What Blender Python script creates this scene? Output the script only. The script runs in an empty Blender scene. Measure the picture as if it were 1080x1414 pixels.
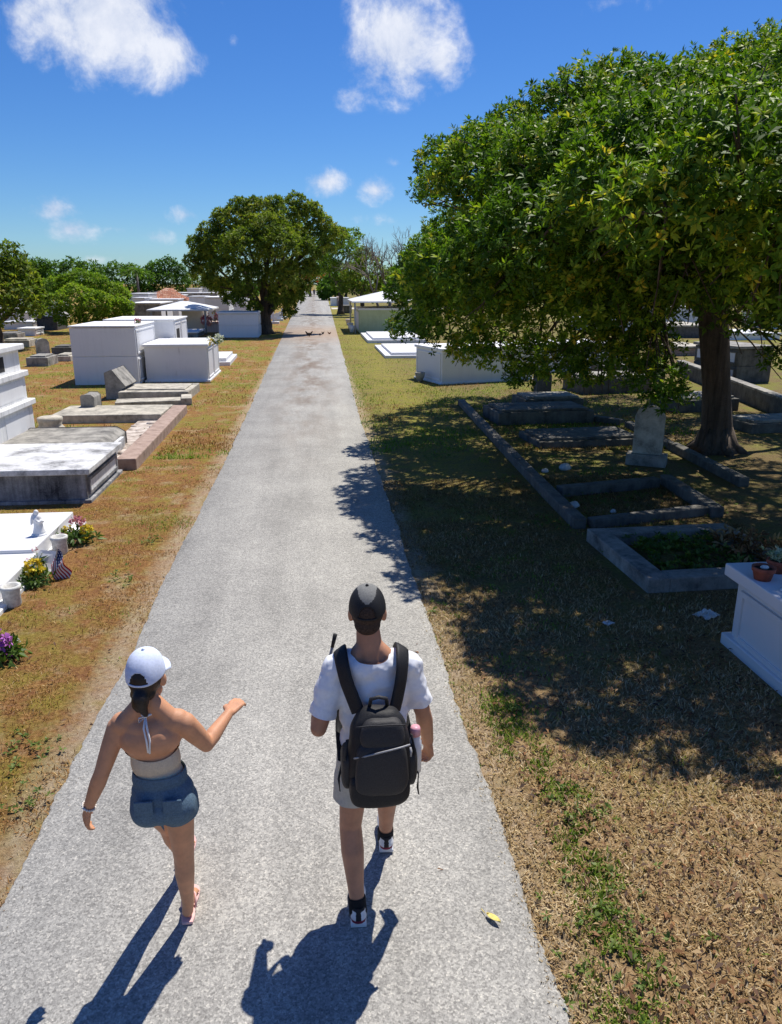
import bpy, bmesh, math, random
import numpy as np
from mathutils import Vector, Matrix, noise as mnoise
R = math.radians
rng = np.random.default_rng(11)
random.seed(5)
scn = bpy.context.scene
COL = scn.collection

# ------------------------------------------------------------------ camera
F, H, VX, VY = 1050., 3.1, 433., 391.
PITCH = math.atan((707 - VY) / F)
PSI = math.atan((540 - VX) * math.cos(PITCH) / F)
cd = bpy.data.cameras.new("camera")
cam = bpy.data.objects.new("camera", cd)
COL.objects.link(cam)
cam.location = (0, 0, H)
cam.rotation_euler = (math.pi / 2 - PITCH, 0, -PSI)
cd.sensor_fit = 'VERTICAL'
cd.sensor_height = 36
cd.lens = 36 * F / 1414
cd.clip_start = 0.05
cd.clip_end = 5000
scn.camera = cam


def ray(u, v):
    x = (u - 540) / F
    y = -(v - 707) / F
    fx = math.cos(PITCH) + y * math.sin(PITCH)
    z = -math.sin(PITCH) + y * math.cos(PITCH)
    return Vector((math.cos(PSI) * x + math.sin(PSI) * fx, -math.sin(PSI) * x + math.cos(PSI) * fx, z))


def G(u, v, z=0.0):
    d = ray(u, v)
    return Vector((d.x * (z - H) / d.z, d.y * (z - H) / d.z, z))


def AT(u, v, Y):
    d = ray(u, v)
    return Vector((d.x * Y / d.y, Y, H + d.z * Y / d.y))


# ------------------------------------------------------------------ materials
def new_mat(name):
    m = bpy.data.materials.new(name)
    m.use_nodes = True
    nt = m.node_tree
    b = nt.nodes["Principled BSDF"]
    return m, nt, b


def N(nt, t, **kw):
    n = nt.nodes.new(t)
    for k, v in kw.items():
        if k in n.inputs.keys():
            n.inputs[k].default_value = v
        else:
            setattr(n, k, v)
    return n


def ramp(nt, fac, stops):
    r = nt.nodes.new("ShaderNodeValToRGB")
    el = r.color_ramp.elements
    while len(el) < len(stops):
        el.new(0.5)
    for e, (p, c) in zip(el, stops):
        e.position = p
        e.color = (*c, 1)
    nt.links.new(fac, r.inputs[0])
    return r.outputs[0]


def mixc(nt, fac, a, b, mode='MIX'):
    m = nt.nodes.new("ShaderNodeMix")
    m.data_type = 'RGBA'
    m.blend_type = mode
    for sock, val in ((m.inputs[0], fac), (m.inputs[6], a), (m.inputs[7], b)):
        if hasattr(val, 'is_output'):
            nt.links.new(val, sock)
        elif isinstance(val, (tuple, list)):
            sock.default_value = (*val, 1)
        else:
            sock.default_value = val
    return m.outputs[2]


def mathn(nt, op, a, b=0.0, clamp=False):
    m = nt.nodes.new("ShaderNodeMath")
    m.operation = op
    m.use_clamp = clamp
    for s, v in zip(m.inputs, (a, b)):
        if hasattr(v, 'is_output'):
            nt.links.new(v, s)
        else:
            s.default_value = v
    return m.outputs[0]


def coords(nt, kind="Object", scale=(1, 1, 1), loc=(0, 0, 0)):
    if kind == "World":
        g = nt.nodes.new("ShaderNodeNewGeometry").outputs["Position"]
    else:
        g = nt.nodes.new("ShaderNodeTexCoord").outputs[kind]
    mp = nt.nodes.new("ShaderNodeMapping")
    mp.inputs["Scale"].default_value = scale
    mp.inputs["Location"].default_value = loc
    nt.links.new(g, mp.inputs[0])
    return mp.outputs[0]


def noise(nt, vec, scale, detail=6, rough=.6, dist=0.0):
    n = N(nt, "ShaderNodeTexNoise", Scale=scale, Detail=detail, Roughness=rough, Distortion=dist)
    nt.links.new(vec, n.inputs["Vector"])
    return n.outputs[0]


def bump(nt, b, h, strength=.3, dist=.02):
    bn = N(nt, "ShaderNodeBump", Strength=strength, Distance=dist)
    nt.links.new(h, bn.inputs["Height"])
    nt.links.new(bn.outputs[0], b.inputs["Normal"])


def stone(name, light, mid, dark, streak=.5, lo=.35, hi=.7, scale=3, rough=.85, bs=.25, wet=1.0):
    m, nt, b = new_mat(name)
    c = coords(nt, "World")
    n1 = noise(nt, c, scale, 10, .68)
    cs = coords(nt, "World", (7, 7, .55))
    n2 = noise(nt, cs, 1.4, 6, .6)
    n3 = noise(nt, c, 45, 4, .7)
    f = mathn(nt, 'ADD', mathn(nt, 'MULTIPLY', n1, 1 - streak), mathn(nt, 'MULTIPLY', n2, streak))
    f = mathn(nt, 'ADD', f, mathn(nt, 'MULTIPLY', mathn(nt, 'SUBTRACT', n3, .5), .16))
    col = ramp(nt, f, [(lo, dark), ((lo + hi) / 2, mid), (hi, light)])
    nt.links.new(col, b.inputs["Base Color"])
    b.inputs["Roughness"].default_value = rough
    b.inputs["Specular IOR Level"].default_value = .25
    bump(nt, b, mathn(nt, 'ADD', n3, n1), bs, .012)
    return m


def plain(name, col, rough=.7, var=.12, scale=30, spec=.3, bs=.15, metal=0):
    m, nt, b = new_mat(name)
    c = coords(nt)
    n1 = noise(nt, c, scale, 5)
    lo = tuple(max(0, x * (1 - var * 2)) for x in col)
    hi = tuple(min(1, x * (1 + var)) for x in col)
    nt.links.new(ramp(nt, n1, [(.3, lo), (.65, hi)]), b.inputs["Base Color"])
    b.inputs["Roughness"].default_value = rough
    b.inputs["Specular IOR Level"].default_value = spec
    b.inputs["Metallic"].default_value = metal
    bump(nt, b, n1, bs, .004)
    return m


def leafmat(name, stops, trans=.35, rough=.45, spec=.4):
    m, nt, b = new_mat(name)
    a = N(nt, "ShaderNodeAttribute", attribute_name="rnd")
    col = ramp(nt, a.outputs["Fac"], stops)
    nt.links.new(col, b.inputs["Base Color"])
    b.inputs["Roughness"].default_value = rough
    b.inputs["Specular IOR Level"].default_value = spec
    out = nt.nodes["Material Output"]
    if trans:
        t = nt.nodes.new("ShaderNodeBsdfTranslucent")
        nt.links.new(mixc(nt, 1.0, col, (.88, 1.0, .40), 'MULTIPLY'), t.inputs[0])
        ms = nt.nodes.new("ShaderNodeMixShader")
        ms.inputs[0].default_value = trans
        nt.links.new(b.outputs[0], ms.inputs[1])
        nt.links.new(t.outputs[0], ms.inputs[2])
        nt.links.new(ms.outputs[0], out.inputs[0])
    return m


M = {}
M['white'] = stone('white_paint', (.78, .78, .78), (.74, .74, .74), (.46, .46, .45), .5, .27, .50, 2.0, .75, .1)
M['white_worn'] = stone('worn_white_paint', (.82, .82, .81), (.70, .70, .69), (.30, .30, .29), .7, .27, .56, 2.6, .8, .2)
M['white_clean'] = stone('clean_white_paint', (.68, .68, .69), (.66, .66, .67), (.55, .55, .56), .3, .2, .5, 2, .6, .06)
M['grey_conc'] = stone('grey_concrete', (.44, .415, .36), (.28, .265, .235), (.075, .072, .066), .2, .33, .68, 3.2)
M['mould_side'] = stone('mouldy_render', (.46, .46, .46), (.22, .22, .225), (.04, .04, .045), .42, .36, .66, 1.7)
M['mould_top'] = stone('mouldy_lid', (.72, .72, .71), (.52, .52, .52), (.22, .22, .22), .05, .36, .58, 2.3)
M['pale_conc'] = stone('pale_concrete', (.58, .53, .43), (.38, .35, .285), (.11, .10, .085), .15, .3, .62, 3.5)
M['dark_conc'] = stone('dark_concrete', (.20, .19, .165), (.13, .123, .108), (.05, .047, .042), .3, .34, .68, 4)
M['brick_red'] = stone('brick_concrete', (.44, .33, .27), (.35, .25, .20), (.15, .11, .09), .1, .3, .65, 5)
M['rubble'] = stone('rubble_floor', (.62, .55, .48), (.45, .38, .32), (.2, .16, .13), 0, .35, .62, 6)
M['granite'] = stone('dark_granite', (.12, .12, .125), (.085, .085, .09), (.05, .05, .055), .2, .35, .65, 8, .5)
M['green_paint'] = stone('green_paint', (.56, .60, .36), (.50, .54, .31), (.36, .39, .22), .4, .3, .6, 2)
M['pink_paint'] = stone('pink_paint', (.70, .56, .50), (.62, .49, .44), (.4, .32, .29), .4, .3, .6, 2)
M['sheet_metal'] = stone('white_sheet_metal', (.78, .79, .80), (.70, .71, .72), (.5, .5, .51), .1, .3, .6, 1.5, .5, .05)
M['dark_roof'] = stone('dark_roof', (.10, .07, .06), (.07, .05, .045), (.03, .025, .02), .2, .3, .6, 3)
M['metal_post'] = plain('grey_metal_post', (.38, .39, .40), .5, .1, 20, .4)
M['dark_void'] = plain('dark_opening', (.025, .025, .025), .9)
M['terracotta'] = plain('terracotta', (.30, .085, .05), .8, .18, 25)
M['soil'] = plain('potting_soil', (.035, .026, .02), .95, .4, 60)
M['white_stone'] = plain('white_stone', (.66, .65, .62), .8, .12, 20)
M['glass_dish'] = plain('clear_dish', (.75, .78, .8), .1, .05, 10, .6)
M['vase'] = plain('stone_vase', (.60, .59, .55), .8, .15, 30)
M['bark'] = stone('bark', (.15, .115, .09), (.095, .072, .056), (.035, .026, .02), .75, .32, .66, 9, .9, .9)
M['bark_pale'] = stone('grey_bark', (.26, .22, .20), (.19, .16, .145), (.1, .08, .07), .6, .32, .66, 6, .9, .6)
M['leaf_big'] = leafmat('glossy_leaf', [(0, (.05, .105, .012)), (.38, (.12, .23, .02)), (.62, (.25, .37, .03)), (.84, (.52, .53, .05)), (1, (.68, .52, .06))], .42, .5, .22)
M['leaf_mid'] = leafmat('olive_leaf', [(0, (.075, .125, .018)), (.45, (.19, .26, .035)), (.8, (.37, .40, .06)), (1, (.50, .42, .08))], .48, .6, .2)
M['leaf_dark'] = leafmat('dark_leaf', [(0, (.05, .115, .018)), (.6, (.115, .22, .03)), (1, (.21, .31, .045))], .5, .6, .2)
M['leaf_light'] = leafmat('bright_leaf', [(0, (.12, .21, .026)), (.5, (.24, .36, .04)), (1, (.42, .46, .07))], .5, .6, .2)
M['leaf_red'] = leafmat('flame_blossom', [(0, (.25, .05, .01)), (.6, (.45, .09, .02)), (1, (.5, .18, .03))], .3)
M['leaf_brown'] = leafmat('bare_twig', [(0, (.12, .085, .075)), (1, (.22, .16, .15))], 0, .9)
M['weed'] = leafmat('weed_leaf', [(0, (.05, .10, .015)), (.5, (.10, .18, .025)), (1, (.20, .25, .05))], .35, .55)
M['succulent'] = leafmat('succulent', [(0, (.22, .36, .18)), (.6, (.42, .52, .34)), (1, (.62, .66, .55))], .2)
M['petal_yellow'] = leafmat('yellow_petal', [(0, (.62, .42, .02)), (1, (.85, .68, .06))], .25, .7)
M['petal_pink'] = leafmat('pink_petal', [(0, (.55, .12, .25)), (1, (.75, .38, .42))], .25, .7)
M['petal_purple'] = leafmat('purple_petal', [(0, (.30, .05, .38)), (1, (.58, .20, .62))], .25, .7)
M['petal_white'] = leafmat('white_petal', [(0, (.65, .65, .6)), (1, (.82, .82, .8))], .25, .7)
M['straw'] = leafmat('dry_grass', [(0, (.12, .06, .026)), (.28, (.31, .195, .085)), (.72, (.53, .38, .20)), (1, (.74, .60, .38))], .2, .8, .15)
M['ochre_grass'] = leafmat('ochre_grass', [(0, (.085, .038, .018)), (.4, (.29, .14, .05)), (.8, (.46, .275, .10)), (1, (.64, .46, .23))], .2, .8, .15)
M['green_grass'] = leafmat('green_grass', [(0, (.08, .15, .018)), (.6, (.19, .30, .035)), (1, (.34, .40, .07))], .3, .7, .2)
M['litter'] = leafmat('fallen_leaf', [(0, (.045, .020, .010)), (.5, (.13, .058, .022)), (.85, (.25, .115, .04)), (1, (.40, .27, .13))], .15, .7)
M['tile_red'] = leafmat('red_roof_tile', [(0, (.25, .08, .04)), (.6, (.42, .16, .08)), (1, (.6, .42, .3))], 0, .8)


def skinmat(name, col):
    m, nt, b = new_mat(name)
    c = coords(nt)
    n1 = noise(nt, c, 14, 8, .7)
    n2 = noise(nt, c, 160, 3)
    nt.links.new(ramp(nt, n1, [(.3, tuple(x * .78 for x in col)), (.7, (min(1, col[0] * 1.1), col[1] * 1.05, col[2]))]), b.inputs["Base Color"])
    b.inputs["Roughness"].default_value = .58
    b.inputs["Specular IOR Level"].default_value = .35
    b.inputs["Subsurface Weight"].default_value = .06
    b.inputs["Subsurface Radius"].default_value = (.02, .008, .004)
    bump(nt, b, n2, .12, .002)
    return m


M['skin_w'] = skinmat('tanned_skin', (.60, .305, .175))
M['skin_m'] = skinmat('fair_tanned_skin', (.48, .245, .15))
M['hair'] = plain('dark_hair', (.018, .012, .010), .5, .4, 90, .4, .5)
M['hair_short'] = plain('short_hair', (.05, .032, .024), .8, .3, 120)
M['tee'] = plain('white_cotton', (.80, .81, .84), .9, .03, 60, .1, .1)
M['khaki'] = plain('khaki_cotton', (.50, .47, .40), .9, .06, 60, .1)
M['black_fab'] = plain('black_nylon', (.014, .014, .016), .62, .3, 200, .35, .4)
M['black_fab2'] = plain('charcoal_nylon', (.030, .029, .031), .6, .2, 200, .35, .4)
M['grey_fab'] = plain('grey_fabric', (.20, .20, .19), .85, .1, 120, .15, .3)
M['zip'] = plain('zip_metal', (.30, .30, .31), .4, .1, 60, .5)
M['cap_white'] = plain('pale_cap_cotton', (.64, .70, .86), .9, .05, 90, .1, .2)
M['cap_line'] = plain('cap_trim', (.30, .32, .40), .9, .05, 90, .1, .2)
M['beige'] = plain('beige_knit', (.66, .54, .39), .9, .07, 140, .1, .5)
M['whitestring'] = plain('white_cord', (.80, .80, .82), .8, .03)
M['denim'] = plain('denim', (.11, .17, .23), .9, .14, 140, .1, .4)
M['denim_dark'] = plain('denim_seam', (.02, .03, .05), .9, .2, 70, .1)
M['pink_rubber'] = plain('pink_rubber', (.72, .45, .42), .7, .05)
M['shoe_white'] = plain('shoe_white', (.70, .70, .70), .6, .06)
M['shoe_black'] = plain('shoe_black', (.02, .02, .022), .7, .2)
M['shoe_red'] = plain('shoe_red', (.20, .02, .045), .7, .1)
M['sock'] = plain('black_sock', (.012, .012, .014), .95, .2)
M['eye'] = plain('eye_white', (.75, .75, .73), .2, .02)
M['bottle'] = plain('pale_plastic', (.72, .72, .74), .2, .04, 20, .5)
M['pinkcap'] = plain('pink_plastic', (.72, .36, .42), .35, .05)
M['bead'] = plain('pale_bead', (.72, .68, .62), .4, .1)
M['flag_red'] = plain('flag_red', (.42, .03, .045), .85, .1)
M['flag_white'] = plain('flag_white', (.78, .78, .78), .85, .03)
M['flag_blue'] = plain('flag_blue', (.03, .04, .13), .85, .1)
M['hen'] = plain('hen_feathers', (.035, .022, .016), .8, .4, 30)
M['hen_rust'] = plain('rust_feathers', (.20, .085, .035), .8, .3, 30)
M['comb'] = plain('red_comb', (.5, .03, .02), .6, .1)
M['leaf_yellow'] = plain('yellow_leaf', (.70, .56, .16), .6, .12, 40)
M['navy'] = plain('navy_cloth', (.03, .04, .08), .9, .1)


# ------------------------------------------------------------------ mesh helpers
class MB:
    def __init__(s):
        s.v, s.f, s.mi, s.sm = [], [], [], []

    def add(s, vs, fs, mi=0, smooth=False):
        o = len(s.v)
        s.v += [tuple(x) for x in vs]
        for f in fs:
            s.f.append(tuple(i + o for i in f))
            s.mi.append(mi)
            s.sm.append(smooth)
        return s

    def box(s, x0, x1, y0, y1, z0, z1, mi=0):
        vs = [(x, y, z) for z in (z0, z1) for y in (y0, y1) for x in (x0, x1)]
        return s.add(vs, [(0, 2, 3, 1), (4, 5, 7, 6), (0, 1, 5, 4), (2, 6, 7, 3), (0, 4, 6, 2), (1, 3, 7, 5)], mi)

    def prism(s, pts, y0, y1, mi=0):
        """polygon in xz extruded along y"""
        n = len(pts)
        vs = [(x, y0, z) for x, z in pts] + [(x, y1, z) for x, z in pts]
        fs = [tuple(range(n))[::-1], tuple(range(n, 2 * n))]
        fs += [(i, (i + 1) % n, n + (i + 1) % n, n + i)[::-1] for i in range(n)]
        fs = [f[::-1] for f in fs]
        return s.add(vs, fs, mi)

    def lathe(s, prof, c=(0, 0, 0), n=20, mi=0, smooth=True):
        vs, fs = [], []
        for r, z in prof:
            for k in range(n):
                a = 2 * math.pi * k / n
                vs.append((c[0] + r * math.cos(a), c[1] + r * math.sin(a), c[2] + z))
        for i in range(len(prof) - 1):
            for k in range(n):
                fs.append((i * n + k, i * n + (k + 1) % n, (i + 1) * n + (k + 1) % n, (i + 1) * n + k))
        fs.append(tuple(range(n))[::-1])
        fs.append(tuple((len(prof) - 1) * n + k for k in range(n)))
        return s.add(vs, fs, mi, smooth)

    def tube(s, pts, rad, n=8, mi=0, smooth=True, flat=1.0, upv=None):
        pts = [Vector(p) for p in pts]
        if not hasattr(rad, '__len__'):
            rad = [rad] * len(pts)
        vs, fs = [], []
        up = Vector(upv) if upv else Vector((0.13, 0.21, 1))
        for i, p in enumerate(pts):
            t = (pts[min(i + 1, len(pts) - 1)] - pts[max(i - 1, 0)]).normalized()
            a = t.cross(up)
            if a.length < 1e-4:
                a = t.cross(Vector((1, 0, 0)))
            a.normalize()
            b = a.cross(t)
            for k in range(n):
                th = 2 * math.pi * k / n
                vs.append(p + a * math.cos(th) * rad[i] + b * math.sin(th) * rad[i] * flat)
        for i in range(len(pts) - 1):
            for k in range(n):
                fs.append((i * n + k, i * n + (k + 1) % n, (i + 1) * n + (k + 1) % n, (i + 1) * n + k))
        fs.append(tuple(range(n))[::-1])
        fs.append(tuple((len(pts) - 1) * n + k for k in range(n)))
        return s.add(vs, fs, mi, smooth)

    def sphere(s, c, r, n=14, m=9, mi=0, rot=None):
        if not hasattr(r, '__len__'):
            r = (r, r, r)
        vs, fs = [], []
        rows = []
        for i in range(m + 1):
            ph = math.pi * i / m
            if i in (0, m):
                rows.append([len(vs)])
                vs.append(Vector((0, 0, r[2] * math.cos(ph))))
            else:
                row = []
                for k in range(n):
                    a = 2 * math.pi * k / n
                    row.append(len(vs))
                    vs.append(Vector((r[0] * math.sin(ph) * math.cos(a), r[1] * math.sin(ph) * math.sin(a), r[2] * math.cos(ph))))
                rows.append(row)
        for i in range(m):
            a, b = rows[i], rows[i + 1]
            for k in range(n):
                if len(a) == 1:
                    fs.append((a[0], b[k], b[(k + 1) % n]))
                elif len(b) == 1:
                    fs.append((a[k], b[0], a[(k + 1) % n]))
                else:
                    fs.append((a[k], b[k], b[(k + 1) % n], a[(k + 1) % n]))
        if rot is not None:
            vs = [rot @ v for v in vs]
        c = Vector(c)
        return s.add([v + c for v in vs], fs, mi, True)

    def build(s, name, mats, parent=None, bevel=0, segs=2, loc=None, rotz=0):
        me = bpy.data.meshes.new(name)
        me.from_pydata(s.v, [], s.f)
        if not isinstance(mats, (list, tuple)):
            mats = [mats]
        for m in mats:
            me.materials.append(m)
        me.polygons.foreach_set('material_index', s.mi)
        me.polygons.foreach_set('use_smooth', s.sm)
        me.update()
        o = bpy.data.objects.new(name, me)
        COL.objects.link(o)
        if parent is not None:
            o.parent = parent
        if loc is not None:
            o.location = loc
        if rotz:
            o.rotation_euler = (0, 0, rotz)
        if bevel:
            b = o.modifiers.new("bevel", 'BEVEL')
            b.width = bevel
            b.segments = segs
            b.limit_method = 'ANGLE'
        return o


def tag(o, label=None, cat=None, group=None, kind=None):
    if label:
        o['label'] = label
    if cat:
        o['category'] = cat
    if group:
        o['group'] = group
    if kind:
        o['kind'] = kind
    return o


def thing(name, label, cat, loc=(0, 0, 0), rotz=0, group=None):
    o = bpy.data.objects.new(name, None)
    COL.objects.link(o)
    o.location = loc
    o.rotation_euler = (0, 0, rotz)
    o.empty_display_size = .2
    return tag(o, label, cat, group)


def np_mesh(name, verts, quads, mat, rnd=None, parent=None, smooth=False, loc=None):
    """verts (n,3), quads (m,k) arrays"""
    me = bpy.data.meshes.new(name)
    n, (m, k) = len(verts), quads.shape
    me.vertices.add(n)
    me.vertices.foreach_set('co', np.asarray(verts, np.float32).ravel())
    me.loops.add(m * k)
    me.loops.foreach_set('vertex_index', np.asarray(quads, np.int32).ravel())
    me.polygons.add(m)
    me.polygons.foreach_set('loop_start', np.arange(0, m * k, k, dtype=np.int32))
    if smooth:
        me.polygons.foreach_set('use_smooth', np.ones(m, bool))
    me.update(calc_edges=True)
    if rnd is not None:
        a = me.attributes.new('rnd', 'FLOAT', 'FACE')
        a.data.foreach_set('value', np.asarray(rnd, np.float32))
    me.materials.append(mat)
    o = bpy.data.objects.new(name, me)
    COL.objects.link(o)
    if parent is not None:
        o.parent = parent
    if loc is not None:
        o.location = loc
    return o


def unit(a):
    return a / np.maximum(np.linalg.norm(a, axis=-1, keepdims=True), 1e-9)


def leaf_quads(base, d, side, L, W, fold=0.0):
    """diamond leaves: base (n,3), direction d, side vector, length, width"""
    L = np.asarray(L)[:, None]
    W = np.asarray(W)[:, None]
    up = np.cross(side, d)
    mid = base + d * L * .5
    tip = base + d * L - up * L * fold
    v = np.stack([base, mid + side * W * .5 + up * L * fold * .5, tip, mid - side * W * .5 + up * L * fold * .5], 1)
    return v.reshape(-1, 3), np.arange(len(base) * 4).reshape(-1, 4)


def rosettes(cent, axis, nl, L, rndbase, spread=(.25, 1.15), wr=.36):
    """leaf rosettes at tips: returns verts, quads, rnd"""
    n = len(cent)
    axis = unit(axis)
    ref = unit(rng.normal(size=(n, 3)))
    a = unit(np.cross(axis, ref))
    b = np.cross(axis, a)
    th = rng.uniform(0, 2 * np.pi, (n, nl))
    ph = rng.uniform(spread[0], spread[1], (n, nl)) * np.pi / 2
    d = (axis[:, None] * np.cos(ph)[..., None] + (a[:, None] * np.cos(th)[..., None] + b[:, None] * np.sin(th)[..., None]) * np.sin(ph)[..., None])
    d = d.reshape(-1, 3)
    base = np.repeat(cent, nl, 0) + d * (L * .12)
    up = np.repeat(axis, nl, 0)
    side = unit(np.cross(d, up) + rng.normal(size=d.shape) * .25)
    side = unit(side - d * np.sum(side * d, 1, keepdims=True))
    LL = L * rng.uniform(.7, 1.25, len(d))
    v, q = leaf_quads(base, d, side, LL, LL * wr, .10)
    r = np.clip(np.repeat(rndbase, nl) + rng.normal(0, .10, len(d)), 0, 1)
    return v, q, r


# voxel-joined organic forms
def organic(name, prims, mats, parent=None, voxel=.006, smooth=5, cuts=(), post=None, factor=.5):
    mb = MB()
    for pr in prims:
        if pr[0] == 'e':
            mb.sphere(pr[1], pr[2], 18, 12, rot=pr[3] if len(pr) > 3 else None)
        elif pr[0] == 'c':
            _, p0, r0, p1, r1 = pr
            mb.tube([p0, p1], [r0, r1], 16)
            mb.sphere(p0, r0, 16, 10)
            mb.sphere(p1, r1, 16, 10)
        elif pr[0] == 'b':
            mb.box(*pr[1])
    o = mb.build(name, mats, None)
    m = o.modifiers.new('r', 'REMESH')
    m.mode = 'VOXEL'
    m.voxel_size = voxel
    m.use_smooth_shade = True
    if smooth:
        sm = o.modifiers.new('s', 'SMOOTH')
        sm.factor = factor
        sm.iterations = smooth
    dg = bpy.context.evaluated_depsgraph_get()
    me = bpy.data.meshes.new_from_object(o.evaluated_get(dg))
    old = o.data
    o.modifiers.clear()
    o.data = me
    me.name = name
    bpy.data.meshes.remove(old)
    if not isinstance(mats, (list, tuple)):
        mats = [mats]
    me.materials.clear()
    for mm in mats:
        me.materials.append(mm)
    bm = bmesh.new()
    bm.from_mesh(me)
    for co, no, pred in cuts:
        geom = [f for f in bm.faces if pred(f.calc_center_median())]
        gs = set(geom)
        for f in geom:
            gs.update(f.edges)
            gs.update(f.verts)
        bmesh.ops.bisect_plane(bm, geom=list(gs), plane_co=Vector(co), plane_no=Vector(no), dist=1e-5)
        nn = Vector(no)
        kill = [f for f in bm.faces if pred(f.calc_center_median()) and (f.calc_center_median() - Vector(co)).dot(nn) > 0]
        bmesh.ops.delete(bm, geom=kill, context='FACES')
    for f in bm.faces:
        f.smooth = True
        if post:
            f.material_index = post(f.calc_center_median(), f.normal)
    bm.to_mesh(me)
    bm.free()
    if parent is not None:
        o.parent = parent
    return o


def attach(o, parent):
    o.parent = parent
    rz = parent.rotation_euler.z
    o.matrix_parent_inverse = (Matrix.Translation(parent.location) @ Matrix.Rotation(rz, 4, 'Z')).inverted()
    return o


# ------------------------------------------------------------------ light
SUN_EL, SUN_AZ = R(62.5), R(34)       # ahead of the camera, a little to the right of the road
sd = Vector((math.sin(SUN_AZ) * math.cos(SUN_EL), math.cos(SUN_AZ) * math.cos(SUN_EL), math.sin(SUN_EL)))
sl = bpy.data.lights.new("sun", 'SUN')
sl.energy = 4.5
sl.angle = R(.53)
sl.color = (1, .95, .87)
so = bpy.data.objects.new("sun", sl)
COL.objects.link(so)
so.rotation_euler = sd.to_track_quat('Z', 'Y').to_euler()
so.location = sd * 60

w = bpy.data.worlds.new("World")
scn.world = w
w.use_nodes = True
nt = w.node_tree
bg = nt.nodes["Background"]
sky = nt.nodes.new("ShaderNodeTexSky")
sky.sky_type = 'NISHITA'
sky.sun_disc = False
sky.sun_elevation = SUN_EL
sky.sun_rotation = SUN_AZ
sky.air_density = 1.0
sky.dust_density = .15
sky.ozone_density = 4.0
hs = nt.nodes.new("ShaderNodeHueSaturation")
hs.inputs["Saturation"].default_value = 1.22
hs.inputs["Hue"].default_value = .506
nt.links.new(sky.outputs[0], hs.inputs["Color"])
nt.links.new(mixc(nt, 1.0, hs.outputs[0], (.53, .75, 1.0), 'MULTIPLY'), bg.inputs[0])
bg.inputs[1].default_value = .084
tc = nt.nodes.new("ShaderNodeTexCoord").outputs["Generated"]
CLOUDS = [(135, 20, 185, 112, 1.2), (225, 70, 80, 66, .95), (40, 15, 90, 50, .9), (548, 62, 108, 92, 1.15), (606, 85, 60, 46, .95), (486, 135, 42, 24, .62),
          (452, 251, 48, 26, .95), (518, 262, 36, 27, .9), (75, 289, 56, 36, 1.0), (98, 316, 56, 30, 1.05),
          (257, 297, 36, 17, .8), (214, 328, 38, 17, .72), (165, 316, 60, 12, .5), (8, 344, 22, 24, .9),
          (546, 226, 20, 13, .5), (592, 210, 28, 14, .55), (850, 4, 70, 24, .66), (530, 304, 95, 13, .33),
          (305, 4, 30, 16, .5), (130, 358, 60, 10, .4), (322, 56, 22, 12, .4), (-160, 150, 120, 60, .9), (1330, 120, 150, 70, 1.0)]
mask = None
for (u, v, hw, hh, k) in CLOUDS:
    c = ray(u, v)
    sc_ = c.length
    c.normalize()
    r_ = c.cross(Vector((0, 0, 1))).normalized()
    u_ = r_.cross(c)
    sub = nt.nodes.new("ShaderNodeVectorMath")
    sub.operation = 'SUBTRACT'
    nt.links.new(tc, sub.inputs[0])
    sub.inputs[1].default_value = c
    cx = nt.nodes.new("ShaderNodeCombineXYZ")
    for i, (ax, s) in enumerate(((r_, hw / F / sc_), (u_, hh / F / sc_), (c, .12))):
        d = nt.nodes.new("ShaderNodeVectorMath")
        d.operation = 'DOT_PRODUCT'
        nt.links.new(sub.outputs[0], d.inputs[0])
        d.inputs[1].default_value = ax / s
        nt.links.new(d.outputs["Value"], cx.inputs[i])
    ln = nt.nodes.new("ShaderNodeVectorMath")
    ln.operation = 'LENGTH'
    nt.links.new(cx.outputs[0], ln.inputs[0])
    mk = mathn(nt, 'MULTIPLY', mathn(nt, 'SUBTRACT', 1.0, ln.outputs["Value"], True), k)
    mask = mk if mask is None else mathn(nt, 'MAXIMUM', mask, mk)
f1 = noise(nt, tc, 14, 14, .64, .22)
f2 = noise(nt, tc, 6, 5, .55)
al = mathn(nt, 'ADD', mathn(nt, 'MULTIPLY', mask, 1.6), mathn(nt, 'MULTIPLY', mathn(nt, 'SUBTRACT', f1, .55), 4.2))
al = mathn(nt, 'MULTIPLY', al, mathn(nt, 'MULTIPLY', mask, 6, True))
# broken cumulus added to the unseen sky overhead and behind, as white fill light
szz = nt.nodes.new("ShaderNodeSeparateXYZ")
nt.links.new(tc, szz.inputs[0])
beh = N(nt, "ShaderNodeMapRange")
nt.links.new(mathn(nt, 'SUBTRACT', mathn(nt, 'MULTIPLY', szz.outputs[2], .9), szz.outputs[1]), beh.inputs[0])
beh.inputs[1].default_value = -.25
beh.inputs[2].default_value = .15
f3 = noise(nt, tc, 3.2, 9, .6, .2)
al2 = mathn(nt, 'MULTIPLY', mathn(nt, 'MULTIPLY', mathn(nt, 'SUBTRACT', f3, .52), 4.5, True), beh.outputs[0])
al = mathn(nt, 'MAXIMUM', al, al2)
mr = N(nt, "ShaderNodeMapRange", interpolation_type='SMOOTHSTEP')
nt.links.new(al, mr.inputs[0])
mr.inputs[1].default_value = .06
mr.inputs[2].default_value = 1.45
mr.inputs[4].default_value = .90
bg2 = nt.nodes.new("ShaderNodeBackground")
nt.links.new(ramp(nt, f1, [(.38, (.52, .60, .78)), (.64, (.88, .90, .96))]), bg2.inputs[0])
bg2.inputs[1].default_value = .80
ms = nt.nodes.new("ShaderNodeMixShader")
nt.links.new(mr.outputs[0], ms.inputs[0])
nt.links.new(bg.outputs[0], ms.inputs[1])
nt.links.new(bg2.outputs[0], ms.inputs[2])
nt.links.new(ms.outputs[0], nt.nodes["World Output"].inputs[0])

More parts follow.
